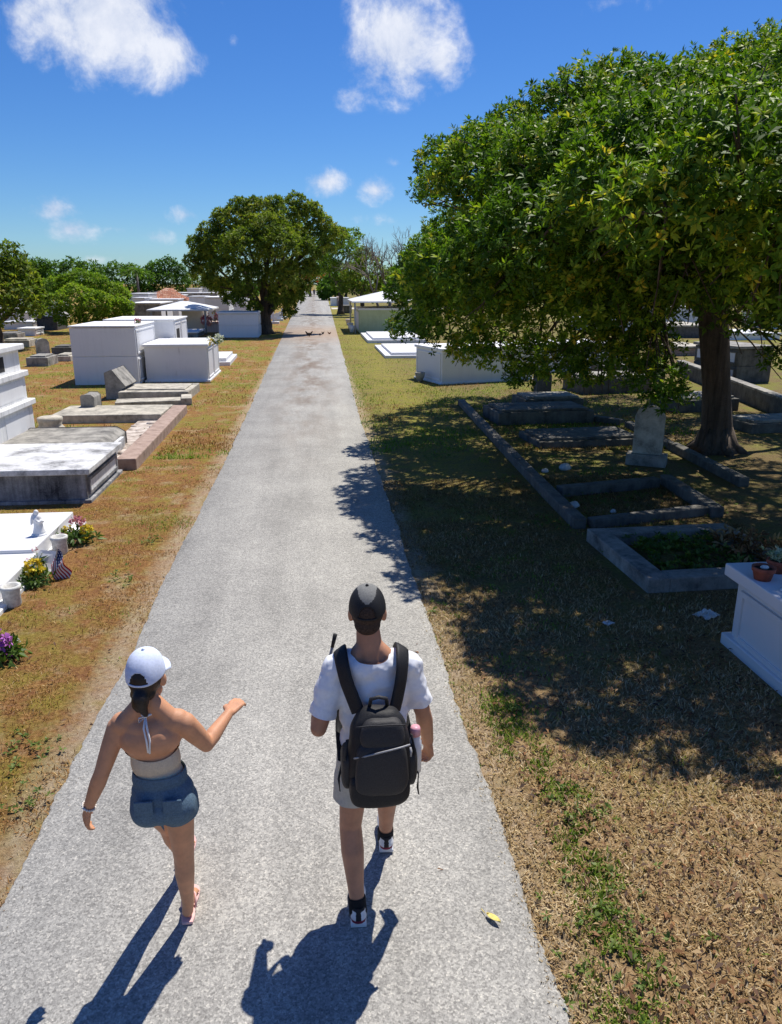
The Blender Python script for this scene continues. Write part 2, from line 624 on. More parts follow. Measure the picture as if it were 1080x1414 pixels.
scn.view_settings.view_transform = 'Standard'
scn.view_settings.look = 'None'
scn.view_settings.exposure = 0.40
scn.view_settings.gamma = 1
scn.cycles.max_bounces = 6
scn.cycles.transparent_max_bounces = 4
scn.cycles.use_denoising = True

# ------------------------------------------------------------------ ground and road
m, nt, b = new_mat("dry_lawn")
c = coords(nt, "World")
nA = noise(nt, c, .55, 5, .6)
nB = noise(nt, c, 3.2, 7, .68)
nC = noise(nt, c, 26, 6, .75)
nD = noise(nt, c, 110, 4, .8)
sx = nt.nodes.new("ShaderNodeSeparateXYZ")
nt.links.new(c, sx.inputs[0])
f = mathn(nt, 'ADD', mathn(nt, 'MULTIPLY', nC, .55), mathn(nt, 'MULTIPLY', nD, .45))
nE = noise(nt, c, 9, 6, .7)
ochre1 = ramp(nt, f, [(.33, (.085, .048, .02)), (.5, (.26, .155, .058)), (.66, (.50, .36, .17))])
ochre2 = ramp(nt, f, [(.33, (.055, .028, .016)), (.5, (.20, .105, .052)), (.66, (.42, .28, .16))])
ochre3 = ramp(nt, f, [(.33, (.10, .085, .018)), (.5, (.30, .23, .045)), (.66, (.50, .41, .11))])
ochre = mixc(nt, ramp(nt, nE, [(.42, (0, 0, 0)), (.58, (1, 1, 1))]), ochre1, ochre2)
ochre = mixc(nt, ramp(nt, mathn(nt, 'ADD', mathn(nt, 'MULTIPLY', nB, .6), mathn(nt, 'MULTIPLY', nE, .4)), [(.50, (0, 0, 0)), (.60, (.6, .6, .6))]), ochre, ochre3)
ochre = mixc(nt, 1.0, ochre, (1.10, .94, .80), 'MULTIPLY')
ochre = mixc(nt, ramp(nt, noise(nt, c, 1.7, 7, .7), [(.52, (0, 0, 0)), (.66, (.75, .75, .75))]), ochre, ramp(nt, f, [(.33, (.14, .09, .05)), (.5, (.40, .30, .17)), (.66, (.62, .50, .32))]))
strawc = ramp(nt, f, [(.33, (.13, .07, .034)), (.5, (.38, .25, .125)), (.66, (.62, .46, .27))])
strawc = mixc(nt, ramp(nt, nE, [(.50, (0, 0, 0)), (.66, (.7, .7, .7))]), strawc, ochre2)
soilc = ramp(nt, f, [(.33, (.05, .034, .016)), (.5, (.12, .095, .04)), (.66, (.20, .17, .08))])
greenc = ramp(nt, f, [(.33, (.06, .085, .012)), (.5, (.19, .22, .032)), (.68, (.36, .34, .08))])
# the right hand verge is paler straw near the path, leaf mould further in
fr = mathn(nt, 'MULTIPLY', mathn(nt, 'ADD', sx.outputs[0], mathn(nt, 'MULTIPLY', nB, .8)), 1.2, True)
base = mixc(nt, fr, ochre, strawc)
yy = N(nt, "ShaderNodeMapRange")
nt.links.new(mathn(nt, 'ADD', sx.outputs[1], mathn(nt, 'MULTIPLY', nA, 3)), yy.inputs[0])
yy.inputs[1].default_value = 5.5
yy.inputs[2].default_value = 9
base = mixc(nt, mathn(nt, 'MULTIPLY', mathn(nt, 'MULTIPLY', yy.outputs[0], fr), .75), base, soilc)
gm = ramp(nt, mathn(nt, 'ADD', mathn(nt, 'MULTIPLY', nA, .45), mathn(nt, 'MULTIPLY', nB, .55)), [(.47, (0, 0, 0)), (.57, (1, 1, 1))])
yf = N(nt, "ShaderNodeMapRange")
nt.links.new(sx.outputs[1], yf.inputs[0])
yf.inputs[1].default_value = 8
yf.inputs[2].default_value = 40
yf.inputs[3].default_value = .38
yf.inputs[4].default_value = .9
base = mixc(nt, mathn(nt, 'MULTIPLY', gm, yf.outputs[0]), base, greenc)
stripm = mathn(nt, 'SUBTRACT', 1.0, mathn(nt, 'ABSOLUTE', mathn(nt, 'MULTIPLY', mathn(nt, 'SUBTRACT', sx.outputs[0], 2.4), .42)), True)
stripy = N(nt, "ShaderNodeMapRange")
nt.links.new(sx.outputs[1], stripy.inputs[0])
stripy.inputs[1].default_value = 7
stripy.inputs[2].default_value = 14
sg = ramp(nt, mathn(nt, 'ADD', mathn(nt, 'MULTIPLY', nB, .5), mathn(nt, 'MULTIPLY', nE, .5)), [(.40, (.15, .15, .15)), (.56, (1, 1, 1))])
base = mixc(nt, mathn(nt, 'MULTIPLY', mathn(nt, 'MULTIPLY', stripm, stripy.outputs[0]), sg), base, mixc(nt, nE, greenc, ochre3))
mg_ = None
for ex_ in (-1.76, 1.08):
    mm_ = mathn(nt, 'SUBTRACT', 1.0, mathn(nt, 'ABSOLUTE', mathn(nt, 'MULTIPLY', mathn(nt, 'ADD', mathn(nt, 'SUBTRACT', sx.outputs[0], ex_), mathn(nt, 'MULTIPLY', mathn(nt, 'SUBTRACT', nB, .5), .5)), 4.5)), True)
    mg_ = mm_ if mg_ is None else mathn(nt, 'MAXIMUM', mg_, mm_)
base = mixc(nt, mathn(nt, 'MULTIPLY', mathn(nt, 'MULTIPLY', mg_, nE), 1.3, True), base, ramp(nt, f, [(.33, (.20, .14, .09)), (.5, (.46, .36, .25)), (.66, (.66, .57, .43))]))
nt.links.new(base, b.inputs["Base Color"])
b.inputs["Roughness"].default_value = .95
b.inputs["Specular IOR Level"].default_value = .1
bump(nt, b, f, .9, .04)
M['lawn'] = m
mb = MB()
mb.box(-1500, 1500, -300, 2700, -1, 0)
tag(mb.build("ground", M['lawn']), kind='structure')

m, nt, b = new_mat("chip_seal_asphalt")
c = coords(nt, "World")
vo = N(nt, "ShaderNodeTexVoronoi", Scale=95.)
nt.links.new(c, vo.inputs["Vector"])
vs = nt.nodes.new("ShaderNodeSeparateColor")
nt.links.new(vo.outputs["Color"], vs.inputs[0])
vo2 = N(nt, "ShaderNodeTexVoronoi", Scale=210.)
nt.links.new(c, vo2.inputs["Vector"])
vs2 = nt.nodes.new("ShaderNodeSeparateColor")
nt.links.new(vo2.outputs["Color"], vs2.inputs[0])
chip = ramp(nt, mathn(nt, 'ADD', mathn(nt, 'MULTIPLY', vs.outputs[0], .6), mathn(nt, 'MULTIPLY', vs2.outputs[1], .4)),
            [(.08, (.185, .18, .172)), (.5, (.335, .328, .312)), (.80, (.44, .43, .405)), (.97, (.64, .61, .55))])
p1 = noise(nt, c, .8, 6, .62)
p2 = noise(nt, coords(nt, "World", (2.2, .16, 1)), 1.0, 6, .6)
p3 = noise(nt, c, 7, 6, .7)
tint = ramp(nt, mathn(nt, 'ADD', mathn(nt, 'MULTIPLY', p1, .4), mathn(nt, 'ADD', mathn(nt, 'MULTIPLY', p2, .4), mathn(nt, 'MULTIPLY', p3, .2))),
            [(.36, (.74, .74, .74)), (.5, (1, 1, 1)), (.64, (1.24, 1.24, 1.23))])
col = mixc(nt, 1.0, mixc(nt, 1.0, chip, tint, 'MULTIPLY'), (.93, .915, .875), 'MULTIPLY')
# leaf tannin stains further along
sx = nt.nodes.new("ShaderNodeSeparateXYZ")
nt.links.new(c, sx.inputs[0])
st = N(nt, "ShaderNodeMapRange")
nt.links.new(sx.outputs[1], st.inputs[0])
st.inputs[1].default_value = 12
st.inputs[2].default_value = 24
s1 = ramp(nt, noise(nt, coords(nt, "World", (1.3, .35, 1), (3.2, 1.1, 0)), 1.1, 7, .68), [(.44, (0, 0, 0)), (.60, (1, 1, 1))])
ctr = mathn(nt, 'SUBTRACT', 1.0, mathn(nt, 'ABSOLUTE', mathn(nt, 'MULTIPLY', mathn(nt, 'ADD', sx.outputs[0], .25), .8)), True)
col = mixc(nt, mathn(nt, 'MULTIPLY', mathn(nt, 'MULTIPLY', mathn(nt, 'MULTIPLY', s1, st.outputs[0]), ctr), .95), col, (.17, .125, .09))
dr = ramp(nt, mathn(nt, 'DIVIDE', mathn(nt, 'ADD', sx.outputs[1], mathn(nt, 'MULTIPLY', p1, 12)), 100),
          [(.46, (0, 0, 0)), (.54, (.7, .7, .7)), (.60, (.6, .6, .6)), (.68, (0, 0, 0))])
col = mixc(nt, dr, col, (.34, .235, .165))
nt.links.new(col, b.inputs["Base Color"])
b.inputs["Roughness"].default_value = .85
b.inputs["Specular IOR Level"].default_value = .3
bump(nt, b, mathn(nt, 'ADD', vs.outputs[0], mathn(nt, 'MULTIPLY', p3, .5)), .22, .004)
M['asphalt'] = m


def redge(y, side):
    if side < 0:
        x = -1.675 - .0085 * max(0, y - 14)
    else:
        x = 1.0 + .0125 * max(0, y - 18)
    return x + .035 * mnoise.noise((side * 7.3, y * .9, 0)) + .022 * mnoise.noise((side * 3.1, y * 5.3, 4)) + .012 * mnoise.noise((side * 5.1, y * 17, 9))


ys = list(np.arange(-4, 14, .04)) + list(np.arange(14, 40, .2)) + list(np.arange(40, 330, 2.5))
mb = MB()
vs_, fs_ = [], []
for i, y in enumerate(ys):
    y = float(y)
    a, c_ = redge(y, -1), redge(y, 1)
    vs_ += [(a - .03, y, -.01), (a, y, .022), ((a + c_) / 2, y, .034), (c_, y, .022), (c_ + .03, y, -.01)]
    if i:
        o = 5 * i
        fs_ += [(o - 5 + k, o - 4 + k, o + 1 + k, o + k) for k in range(4)]
mb.add(vs_, fs_, 0, True)
tag(mb.build("road", M['asphalt']), kind='structure')
mb = MB()
mb.box(2.2, 26, 98, 104, -.02, .012)
tag(mb.build("path", stone('sandy_path', (.60, .55, .46), (.52, .47, .39), (.4, .36, .3), 0, .3, .6, 4)), kind='structure')


# ------------------------------------------------------------------ grass and litter
def fbm2(x, y, s, seed=0):
    out = np.zeros_like(x)
    amp, tot = 1., 0.
    for o in range(4):
        g = np.random.default_rng(seed * 17 + o).random((64, 64))
        xs, ysv = x * s + 11.3 * o, y * s + 7.7 * o
        xi, yi = np.floor(xs).astype(int), np.floor(ysv).astype(int)
        fx, fy = xs - xi, ysv - yi
        fx, fy = fx * fx * (3 - 2 * fx), fy * fy * (3 - 2 * fy)
        g00, g10 = g[xi % 64, yi % 64], g[(xi + 1) % 64, yi % 64]
        g01, g11 = g[xi % 64, (yi + 1) % 64], g[(xi + 1) % 64, (yi + 1) % 64]
        out += amp * ((g00 * (1 - fx) + g10 * fx) * (1 - fy) + (g01 * (1 - fx) + g11 * fx) * fy)
        tot += amp
        amp *= .55
        s *= 2.1
    return out / tot


def blades(name, x, y, mat, hmin, hmax, wid, flat, kind='stuff', rnd=None, z0=0.0):
    n = len(x)
    base = np.stack([x, y, np.full(n, z0 - .004)], 1)
    th = rng.uniform(0, 2 * np.pi, n)
    lean = rng.uniform(flat[0], flat[1], n)
    h = rng.uniform(hmin, hmax, n)
    d = np.stack([np.cos(th) * lean, np.sin(th) * lean, np.sqrt(np.maximum(1 - lean ** 2, .01))], 1)
    s = np.stack([-np.sin(th), np.cos(th), np.zeros(n)], 1) * (wid * rng.uniform(.6, 1.4, n))[:, None] * .5
    tip = base + d * h[:, None]
    mid = base + d * h[:, None] * .55
    mid[:, 2] += h * .06
    v = np.stack([base - s * .6, base + s * .6, mid + s, tip, mid - s], 1).reshape(-1, 3)
    q = np.arange(n * 5).reshape(-1, 5)
    r = rng.random(n) if rnd is None else rnd
    o = np_mesh(name, v, q, mat, r)
    return tag(o, kind=kind)


def edge_np(y, side):
    return np.array([redge(float(t), side) for t in y])


def scatter(n, x0, x1, y0, y1, near=1.6):
    """denser towards the camera"""
    t = rng.random(n)
    y = y0 + (y1 - y0) * t ** near
    x = rng.uniform(x0, x1, n)
    return x, y


BLOCK = []      # rectangles covered by masonry, no grass


def clear(x, y, pad=0.0):
    k = np.ones(len(x), bool)
    for (a, b_, c_, d_) in BLOCK:
        k &= ~((x > a - pad) & (x < b_ + pad) & (y > c_ - pad) & (y < d_ + pad))
    return k

# ------------------------------------------------------------------ graves
VG = "burial vaults of the cemetery"


def box_tomb(name, label, cat, x0, x1, y0, y1, h, body='white', lid='white', lt=.09, over=.07, face=1, npan=1, tiers=1,
             plinth=.05, panel='white_clean', rot=0, group=VG, pans=True, bev=.012, pivot=None):
    cx, cy = (x0 + x1) / 2, (y0 + y1) / 2
    t = thing(name, label, cat, (cx, cy, 0), rot, group)
    BLOCK.append((x0 - .1, x1 + .1, y0 - .1, y1 + .1))
    hx, hy = (x1 - x0) / 2, (y1 - y0) / 2
    mb = MB()
    zb = h - lt
    if tiers == 1:
        mb.box(-hx, hx, -hy, hy, .0, zb)
    else:
        for k in range(tiers):
            z0, z1 = zb * k / tiers, zb * (k + 1) / tiers
            mb.box(-hx + .002 * k, hx - .002 * k, -hy + .002 * k, hy - .002 * k, z0, z1 - .018)
            if k < tiers - 1:
                mb.box(-hx + .02, hx - .02, -hy + .02, hy - .02, z1 - .018, z1)
    mb.build('wall', M[body], t, bev)
    MB().box(-hx - over, hx + over, -hy - over, hy + over, zb, h).build('lid', M[lid], t, bev)
    if plinth:
        MB().box(-hx - .06, hx + .06, -hy - .06, hy + .06, -.02, plinth).build('plinth', M[body], t, bev)
    if pans:
        for k in range(tiers):
            for j in range(npan):
                w0 = 2 * hy / npan
                ya, yb = -hy + j * w0 + .09, -hy + (j + 1) * w0 - .09
                za, zc = zb * k / tiers + (.10 if k == 0 else .06), zb * (k + 1) / tiers - .08
                x = face * hx
                fm = MB()
                s = face
                xs = sorted((x, x + s * .03))
                fm.box(*xs, ya, ya + .05, za, zc)
                fm.box(*xs, yb - .05, yb, za, zc)
                fm.box(*xs, ya + .05, yb - .05, za, za + .05)
                fm.box(*xs, ya + .05, yb - .05, zc - .05, zc)
                fo = fm.build('panel_frame', M[body], t, .005)
                xs = sorted((x, x + s * .012))
                MB().box(*xs, ya + .05, yb - .05, za + .05, zc - .05).build('panel', M[panel], t)
    return t


# nearest left: double white ledger
t = thing('ledger_grave', 'low smooth white double ledger slab with an angel figurine on it beside the flag', 'grave', (-4.75, 8.3, 0), 0, 'low ledger graves')
BLOCK.append((-6.5, -3.05, 6.4, 10.2))
MB().box(-1.65, 1.63, -1.75, 1.78, -.02, .045).build('plinth', M['white_worn'], t, .01)
MB().box(-1.6, 1.5, .19, 1.70, .045, .205).build('ledger', M['white_clean'], t, .012)
MB().box(-1.6, 1.53, -1.7, .19, .045, .165).build('ledger', M['white_clean'], t, .012)

t = box_tomb('grave_vault', 'low grey vault with black mould streaks on its side, behind the white ledger slab', 'grave vault',
             -5.95, -3.40, 11.18, 13.0, .52, 'mould_side', 'mould_top', .085, .085, 1, 1, 1, .05, 'white_worn', group='weathered grey graves')

t = thing('plot_kerb', 'reddish concrete kerb of a family plot along the left verge, with a rubble floor', 'plot kerb', (-3.35, 16.2, 0), R(.8))
BLOCK.append((-4.4, -3.05, 13.1, 19.4))
MB().box(-.17, .17, -3.0, 3.1, -.02, .20).build('kerb', M['brick_red'], t, .02)
MB().box(-.75, -.17, -2.9, 3.0, -.02, .05).build('floor', M['rubble'], t)
mb = MB()
for k in range(26):
    x, y, s = random.uniform(-.7, -.2), random.uniform(-2.7, 2.8), random.uniform(.04, .13)
    mb.sphere((x, y, .05), (s, s * 1.2, s * .45), 7, 5, rot=Matrix.Rotation(random.uniform(0, 3), 3, 'Z'))
mb.build('rubble', M['rubble'], t)

# coffin shaped slab
t = thing('coffin_slab', 'grey coffin shaped slab with sloping shoulders and mould streaks behind the reddish kerb', 'grave', (-4.75, 14.45, 0), 0, 'weathered grey graves')
BLOCK.append((-5.9, -3.7, 13.4, 15.5))
MB().prism([(-1.0, 0), (.95, 0), (.95, .27), (.80, .37), (-.85, .37), (-1.0, .27)], -.9, .9).build('slab', M['grey_conc'], t, .02)
MB().box(.95, 1.02, -.5, .5, 0, .26).build('end_panel', M['mould_top'], t, .01)

t = thing('slab_grave', 'long low grey slab with a small square upright headstone at its far end', 'grave', (-4.85, 18.95, 0), R(-1), 'weathered grey graves')
BLOCK.append((-6.2, -3.5, 17.7, 20.1))
MB().box(-1.25, 1.25, -.95, .55, -.02, .19).build('slab', M['pale_conc'], t, .02)
MB().box(-1.05, 1.22, .55, .95, -.02, .12).build('step', M['pale_conc'], t, .015)
hs_ = MB().prism([(-.14, 0), (.16, 0), (.16, .30), (.10, .36), (-.10, .36), (-.14, .32)], -.3, .3).build('headstone', M['grey_conc'], t, .015)
hs_.location = (-.75, .55, .12)

t = thing('slab_grave', 'narrow pale concrete strip slab lying at an angle between two headstone graves', 'grave', (-4.35, 20.85, 0), R(9), 'weathered grey graves')
BLOCK.append((-5.4, -3.4, 20.3, 21.4))
MB().box(-.95, .95, -.38, .30, -.02, .13).build('slab', M['pale_conc'], t, .02)
MB().box(.72, 1.0, -.44, .36, .0, .19).build('foot_block', M['pale_conc'], t, .02)

t = thing('slab_grave', 'dark sided grey slab with a thick slanted pillow headstone in front of the white vaults', 'grave', (-4.45, 22.45, 0), R(-1.5), 'weathered grey graves')
BLOCK.append((-5.9, -3.4, 21.4, 23.5))
MB().box(-.95, .95, -.95, .9, -.02, .24).build('slab', M['pale_conc'], t, .02)
MB().box(-.8, .8, -.6, .62, .24, .275).build('ledger', M['pale_conc'], t, .01)
MB().prism([(-1.35, 0), (-.95, 0), (-.95, .28), (-.82, .34), (-1.16, .80), (-1.35, .72)], -.62, .66).build('headstone', M['grey_conc'], t, .015)

# stepped white vault at the left edge
t = thing('stepped_vault', 'tall stained white vault in three stepped tiers at the left edge of the view', 'grave vault', (-6.95, 14.2, 0), 0, VG)
BLOCK.append((-8.4, -5.5, 12.4, 16))
mb = MB()
mb.box(-1.25, 1.30, -1.55, 1.56, 0, .80)
mb.box(-1.28, 1.36, -1.60, 1.62, .80, .91)
mb.box(-1.22, 1.25, -1.5, 1.50, .91, 1.36)
mb.box(-1.25, 1.31, -1.55, 1.57, 1.36, 1.47)
mb.box(-1.20, 1.21, -1.46, 1.46, 1.47, 1.87)
mb.build('wall', M['white_worn'], t, .015)
MB().box(-1.27, 1.30, -1.55, 1.56, 1.87, 1.98).build('lid', M['white_worn'], t, .02)
for y in (-1.0, .05):
    MB().box(1.20, 1.215, y, y + .62, 1.53, 1.80).build('niche', M['dark_void'], t)
for z0, z1 in ((.12, .7), (.97, 1.3)):
    for y in (-1.35, .12):
        MB().box(1.25, 1.305 if z0 < .5 else 1.258, y, y + 1.2, z0, z1).build('panel', M['white'], t, .006)

t = thing('pedestal', 'short round broken stone pedestal on a square base beside the stepped vault', 'pedestal', (-5.55, 16.35, 0), .2)
MB().box(-.34, .34, -.34, .34, -.02, .12).build('base', M['pale_conc'], t, .02)
MB().lathe([(.30, 0), (.30, .05), (.24, .12), (.22, .16), (.25, .24), (.25, .30), (.2, .32)], (0, 0, .12), 20).build('drum', M['pale_conc'], t)

# the pair of white vaults
box_tomb('white_vault', 'tall plain white two tier vault left of the flowered vault', 'grave vault',
         -7.60, -5.62, 25.1, 28.1, 1.83, 'white', 'white', .05, .03, 1, 1, 2, 0)
t = box_tomb('white_vault', 'waist high white vault with flowers on its corner', 'grave vault',
             -5.50, -3.52, 25.66, 28.6, 1.21, 'white', 'white', .08, .06, 1, 2, 1, .06)
t = box_tomb('white_vault', 'tall white vault with a dark framed opening behind the plain two tier vault', 'grave vault',
             -7.45, -5.05, 28.75, 31.6, 1.86, 'white', 'white', .05, .05, 1, 2, 1, 0)
MB().box(1.2, 1.214, -1.0, -.35, .8, 1.5).build('opening', M['dark_void'], t)
t = thing('ledger_grave', 'bright white low stepped slab on the grass beyond the vault with flowers', 'grave', (-4.2, 32.4, 0), R(1), 'low ledger graves')
BLOCK.append((-5.2, -3.3, 30.3, 34.6))
MB().box(-.95, .82, -1.7, 1.9, -.02, .14).build('base', M['white_clean'], t, .012)
MB().box(-.85, .66, -1.45, 1.6, .14, .27).build('ledger', M['white_clean'], t, .012)


def from_px(u0, u1, vb, vt, ub=None):
    a = G(ub if ub is not None else u1, vb)
    return AT(u0, vb, a.y).x, AT(u1, vb, a.y).x, a.y, AT((u0 + u1) / 2, vt, a.y).z


def far_vault(name, label, u0, u1, vb, vt, dep, body='white', lid='white', tiers=1, face=1, npan=1, cat='grave vault', over=.06, rot=0, pans=True, Y=None):
    if Y is None:
        x0, x1, y, h = from_px(u0, u1, vb, vt)
    else:
        x0, x1, y, h = AT(u0, vb, Y).x, AT(u1, vb, Y).x, Y, AT((u0 + u1) / 2, vt, Y).z
    return box_tomb(name, label, cat, x0, x1, y, y + dep, h, body, lid, .09, over, face, npan, tiers, 0, rot=rot, pans=pans)


far_vault('white_vault', 'pale two tier vault standing in the shade of the round tree', 303, 357, 466, 431, 2.6, 'white', 'white', 2, 1, 1)
far_vault('white_vault', 'small white vault wall under the flat metal canopy', 252, 280, 448, 428, 3, 'white', 'white', 1, 1, 1, Y=54.)
far_vault('pink_vault', 'low pinkish vault with pink flowers beside the canopy posts', 282, 305, 459, 445, 2.5, 'pink_paint', 'pink_paint')
far_vault('white_vault', 'wide grey sided vault with a white lid behind the plain two tier vault', 181, 222, 434, 418, 5, 'grey_conc', 'white', Y=58.)
far_vault('white_vault', 'bright white vault of two stacked boxes to the right of the canopy', 284, 316, 431, 410, 4, 'white_clean', 'white', 2, Y=62.)
far_vault('white_vault', 'white vault with shelf like tiers left of the red tiled roof', 181, 205, 418, 405, 4, 'white', 'white', 3, Y=72.)
far_vault('white_vault', 'long flat white vault far back, right of the red tiled roof', 250, 300, 420, 404, 3, 'grey_conc', 'white', 1, Y=88.)
far_vault('white_vault', 'small white box vault rising above the flat vaults near the round tree', 259, 275, 410, 398, 3, 'white', 'white', 1, Y=100.)
far_vault('grey_vault', 'low grey vault at the foot of the canopy post', 240, 273, 466, 458, 3, 'grey_conc', 'white')
far_vault('granite_tomb', 'dark granite tomb in the grass below the bushes at far left', 52, 80, 456, 437, 2.4, 'granite', 'granite', 2, pans=False)
for lab_, a_, b2_, vb_, vt_, Y_ in (('bright white vault just right of the obelisk, left of the red tiled roof', 184, 200, 424, 411, 66.), ('low white vault with a flat top directly below the red tiled roof', 206, 246, 424, 413, 68.),
                                  ('white vault end wall between the canopy and the stacked white boxes', 262, 284, 424, 409, 70.), ('small bright white vault deep in the rows, left of the round tree', 300, 318, 414, 403, 92.),
                                  ('pale vault low in the rows touching the round tree foliage', 316, 340, 424, 412, 72.), ('tiny white vault in the farthest row above the stacked white boxes', 278, 292, 404, 396, 120.)):
    far_vault('white_vault', lab_, a_, b2_, vb_, vt_, 3, 'white', 'white_clean', 1, 1, 1, Y=Y_)
r9 = random.Random(3)
for k in range(22):
    u_ = r9.uniform(190, 345) if k < 15 else r9.uniform(-20, 75)
    Y_ = r9.uniform(78, 135) if k < 15 else r9.uniform(62, 95)
    x_ = AT(u_, 420, Y_).x
    wd_ = r9.uniform(1.6, 3.2)
    box_tomb('white_vault', 'one of many small plain white vaults crowding the far rows left of the lane', 'grave vault', x_ - wd_ / 2, x_ + wd_ / 2, Y_, Y_ + 2.4, r9.uniform(.9, 2.0), 'white', r9.choice(('white', 'white_clean', 'white_worn')), .09, .06, 1, 1, 1, 0, pans=False, group='small vaults in the far rows')
t = far_vault('white_vault', 'white box tomb beside the dark granite tomb at far left', 6, 46, 455, 444, 2.6, 'white', 'white_clean', 1)
far_vault('white_vault', 'low worn white tomb in front of the dark granite tomb', 26, 49, 464, 453, 1.6, 'white_worn', 'white_worn', 1)
for lab, u0, u1, vb, vt, mt in (('flat weathered slab farthest left behind the stepped vault', -4, 24, 468, 461, 'grey_conc'),
                                ('pale slab grave with a raised rim behind the stepped vault', 2, 40, 479, 470, 'pale_conc'),
                                ('low grey slab directly beneath the lone round topped headstone', 36, 66, 506, 494, 'grey_conc'),
                                ('brownish slab in the grass between the lone headstone and the two tier vault', 71, 98, 489, 480, 'dark_conc'),
                                ('pale kerbed slab beside the two tier vault on its grassy side', 74, 97, 499, 492, 'pale_conc')):
    x0, x1, y, h = from_px(u0, u1, vb, vt)
    t = thing('slab_grave', lab, 'grave', ((x0 + x1) / 2, y + .7, 0), R(2), 'weathered grey graves')
    hx = (x1 - x0) / 2
    MB().box(-hx, hx, -.7, .7, -.02, h).build('slab', M[mt], t, .02)
    MB().box(-hx + .12, hx - .12, -.55, .55, h, h + .06).build('ledger', M[mt], t, .01)
    BLOCK.append((x0, x1, y, y + 1.4))
p = G(60, 489)
t = tag(MB().prism([(-.24, 0), (.24, 0), (.24, .52), (.16, .66), (0, .70), (-.16, .66), (-.24, .52)], -.2, .2).build('headstone', M['pale_conc'], None, .02, loc=p, rotz=R(30)),
        'lone upright round topped pale headstone on the left lawn', 'headstone')
p = G(178, 446)
p = AT(178, 428, 60.); p.z = 0
t = thing('obelisk', 'slender white obelisk rising beside the bright green bush', 'obelisk', p)
MB().box(-.5, .5, -.5, .5, 0, .6).build('base', M['white'], t, .02)
MB().lathe([(.30, 0), (.2, 1.7), (.02, 1.95)], (0, 0, .6), 4, 0, False).build('shaft', M['white'], t)

# metal canopy on posts
def canopy(name, label, posts, x0, x1, y0, y1, z0, z1, roof, post_m, overh=.25):
    cx, cy = (x0 + x1) / 2, (y0 + y1) / 2
    t = thing(name, label, 'canopy', (cx, cy, 0), 0, 'canopies over graves')
    hx, hy = (x1 - x0) / 2, (y1 - y0) / 2
    for sx_, sy_ in posts:
        MB().lathe([(.055, 0), (.055, z0)], (sx_ * (hx - overh), sy_ * (hy - overh), 0), 10).build('post', M[post_m], t)
    mb = MB()
    mb.add([(-hx, -hy, z0), (hx, -hy, z0), (hx, hy, z0), (-hx, hy, z0), (-hx, -hy, z0 + .09), (hx, -hy, z0 + .09), (hx, hy, z0 + .09), (-hx, hy, z0 + .09),
            (-hx * .12, 0, z1), (hx * .12, 0, z1)],
           [(3, 2, 1, 0), (0, 1, 5, 4), (1, 2, 6, 5), (2, 3, 7, 6), (3, 0, 4, 7), (4, 5, 9, 8), (5, 6, 9), (6, 7, 8, 9), (7, 4, 8)])
    mb.build('roof', M[roof], t)
    return t


p = G(284, 460)
xl = AT(205, 430, p.y).x
z0 = AT(288, 429, p.y).z
canopy('canopy', 'low white hipped metal canopy on thin dark posts left of the lane', [(-1, -1), (1, -1), (1, 1), (-1, 1)], xl, p.x + .35, p.y - .6, p.y + 5, z0, AT(243, 416, p.y + 2).z, 'sheet_metal', 'metal_post')
# tiled mausoleum far left
Y = 76.
x0, x1 = AT(198, 415, Y).x, AT(258, 415, Y).x
t = thing('tiled_mausoleum', 'mausoleum with a low red tiled hip roof behind the white vaults', 'mausoleum', ((x0 + x1) / 2, Y + 2.2, 0), 0)
hx = (x1 - x0) / 2
ze, za = AT(225, 415, Y).z, AT(228, 401, Y + 2).z
MB().box(-hx + .3, hx - .3, -1.9, 1.9, 0, ze).build('wall', M['white'], t)
mb = MB()
mb.add([(-hx, -2.2, ze), (hx, -2.2, ze), (hx, 2.2, ze), (-hx, 2.2, ze), (-hx * .15, 0, za), (hx * .15, 0, za)], [(3, 2, 1, 0), (0, 1, 5, 4), (1, 2, 5), (2, 3, 4, 5), (3, 0, 4)])
mb.build('roof', M['tile_red'], t)
# rows of round tiles as real geometry on the roof front
n = 420
uu, vv_ = rng.random(n), rng.random(n)
sl_ = 1 - vv_
xx = (uu * 2 - 1) * hx * (.15 + .85 * sl_)
cen = np.stack([xx, -2.2 * sl_ - .02, ze + (za - ze) * vv_ + .05], 1)
d = unit(np.tile(np.array([[0, 2.2, za - ze]]), (n, 1)) + rng.normal(0, .08, (n, 3)))
v, q = leaf_quads(cen, d, np.tile(np.array([[1., 0, 0]]), (n, 1)), np.full(n, .55), np.full(n, .34), .05)
np_mesh('roof_tile', v, q, M['tile_red'], rng.random(n), t)['kind'] = 'stuff'

# small white stones and crosses behind the round tree on the left of the lane
for k, (u, vb, vt, lab, cross) in enumerate(((378, 447, 433, 'white cross grave right behind the trunk of the round tree by the lane', 1),
                                             (384, 443, 432, 'white upright tablet just right of the white cross behind the round tree', 0),
                                             (390, 440, 426, 'slim white cross nearest the lane beyond the round tree', 1),
                                             (374, 441, 424, 'grey white tablet half hidden behind the trunk of the round tree', 0))):
    p = G(u, vb)
    h = max(.5, AT(u, vt, p.y).z)
    t = thing('grave_marker', lab, 'grave marker', p, 0, 'white markers beyond the round tree')
    MB().box(-.45, .45, -.3, .3, 0, .18).build('base', M['white'], t, .02)
    if cross:
        mb = MB().box(-.07, .07, -.05, .05, .18, h)
        mb.box(-.3, -.07, -.05, .05, h - .42, h - .28)
        mb.box(.07, .3, -.05, .05, h - .42, h - .28)
        mb.build('cross', M['white_clean'], t)
    else:
        MB().prism([(-.3, .18), (.3, .18), (.3, h - .12), (.15, h), (-.15, h), (-.3, h - .12)], -.07, .07).build('tablet', M['white'], t)

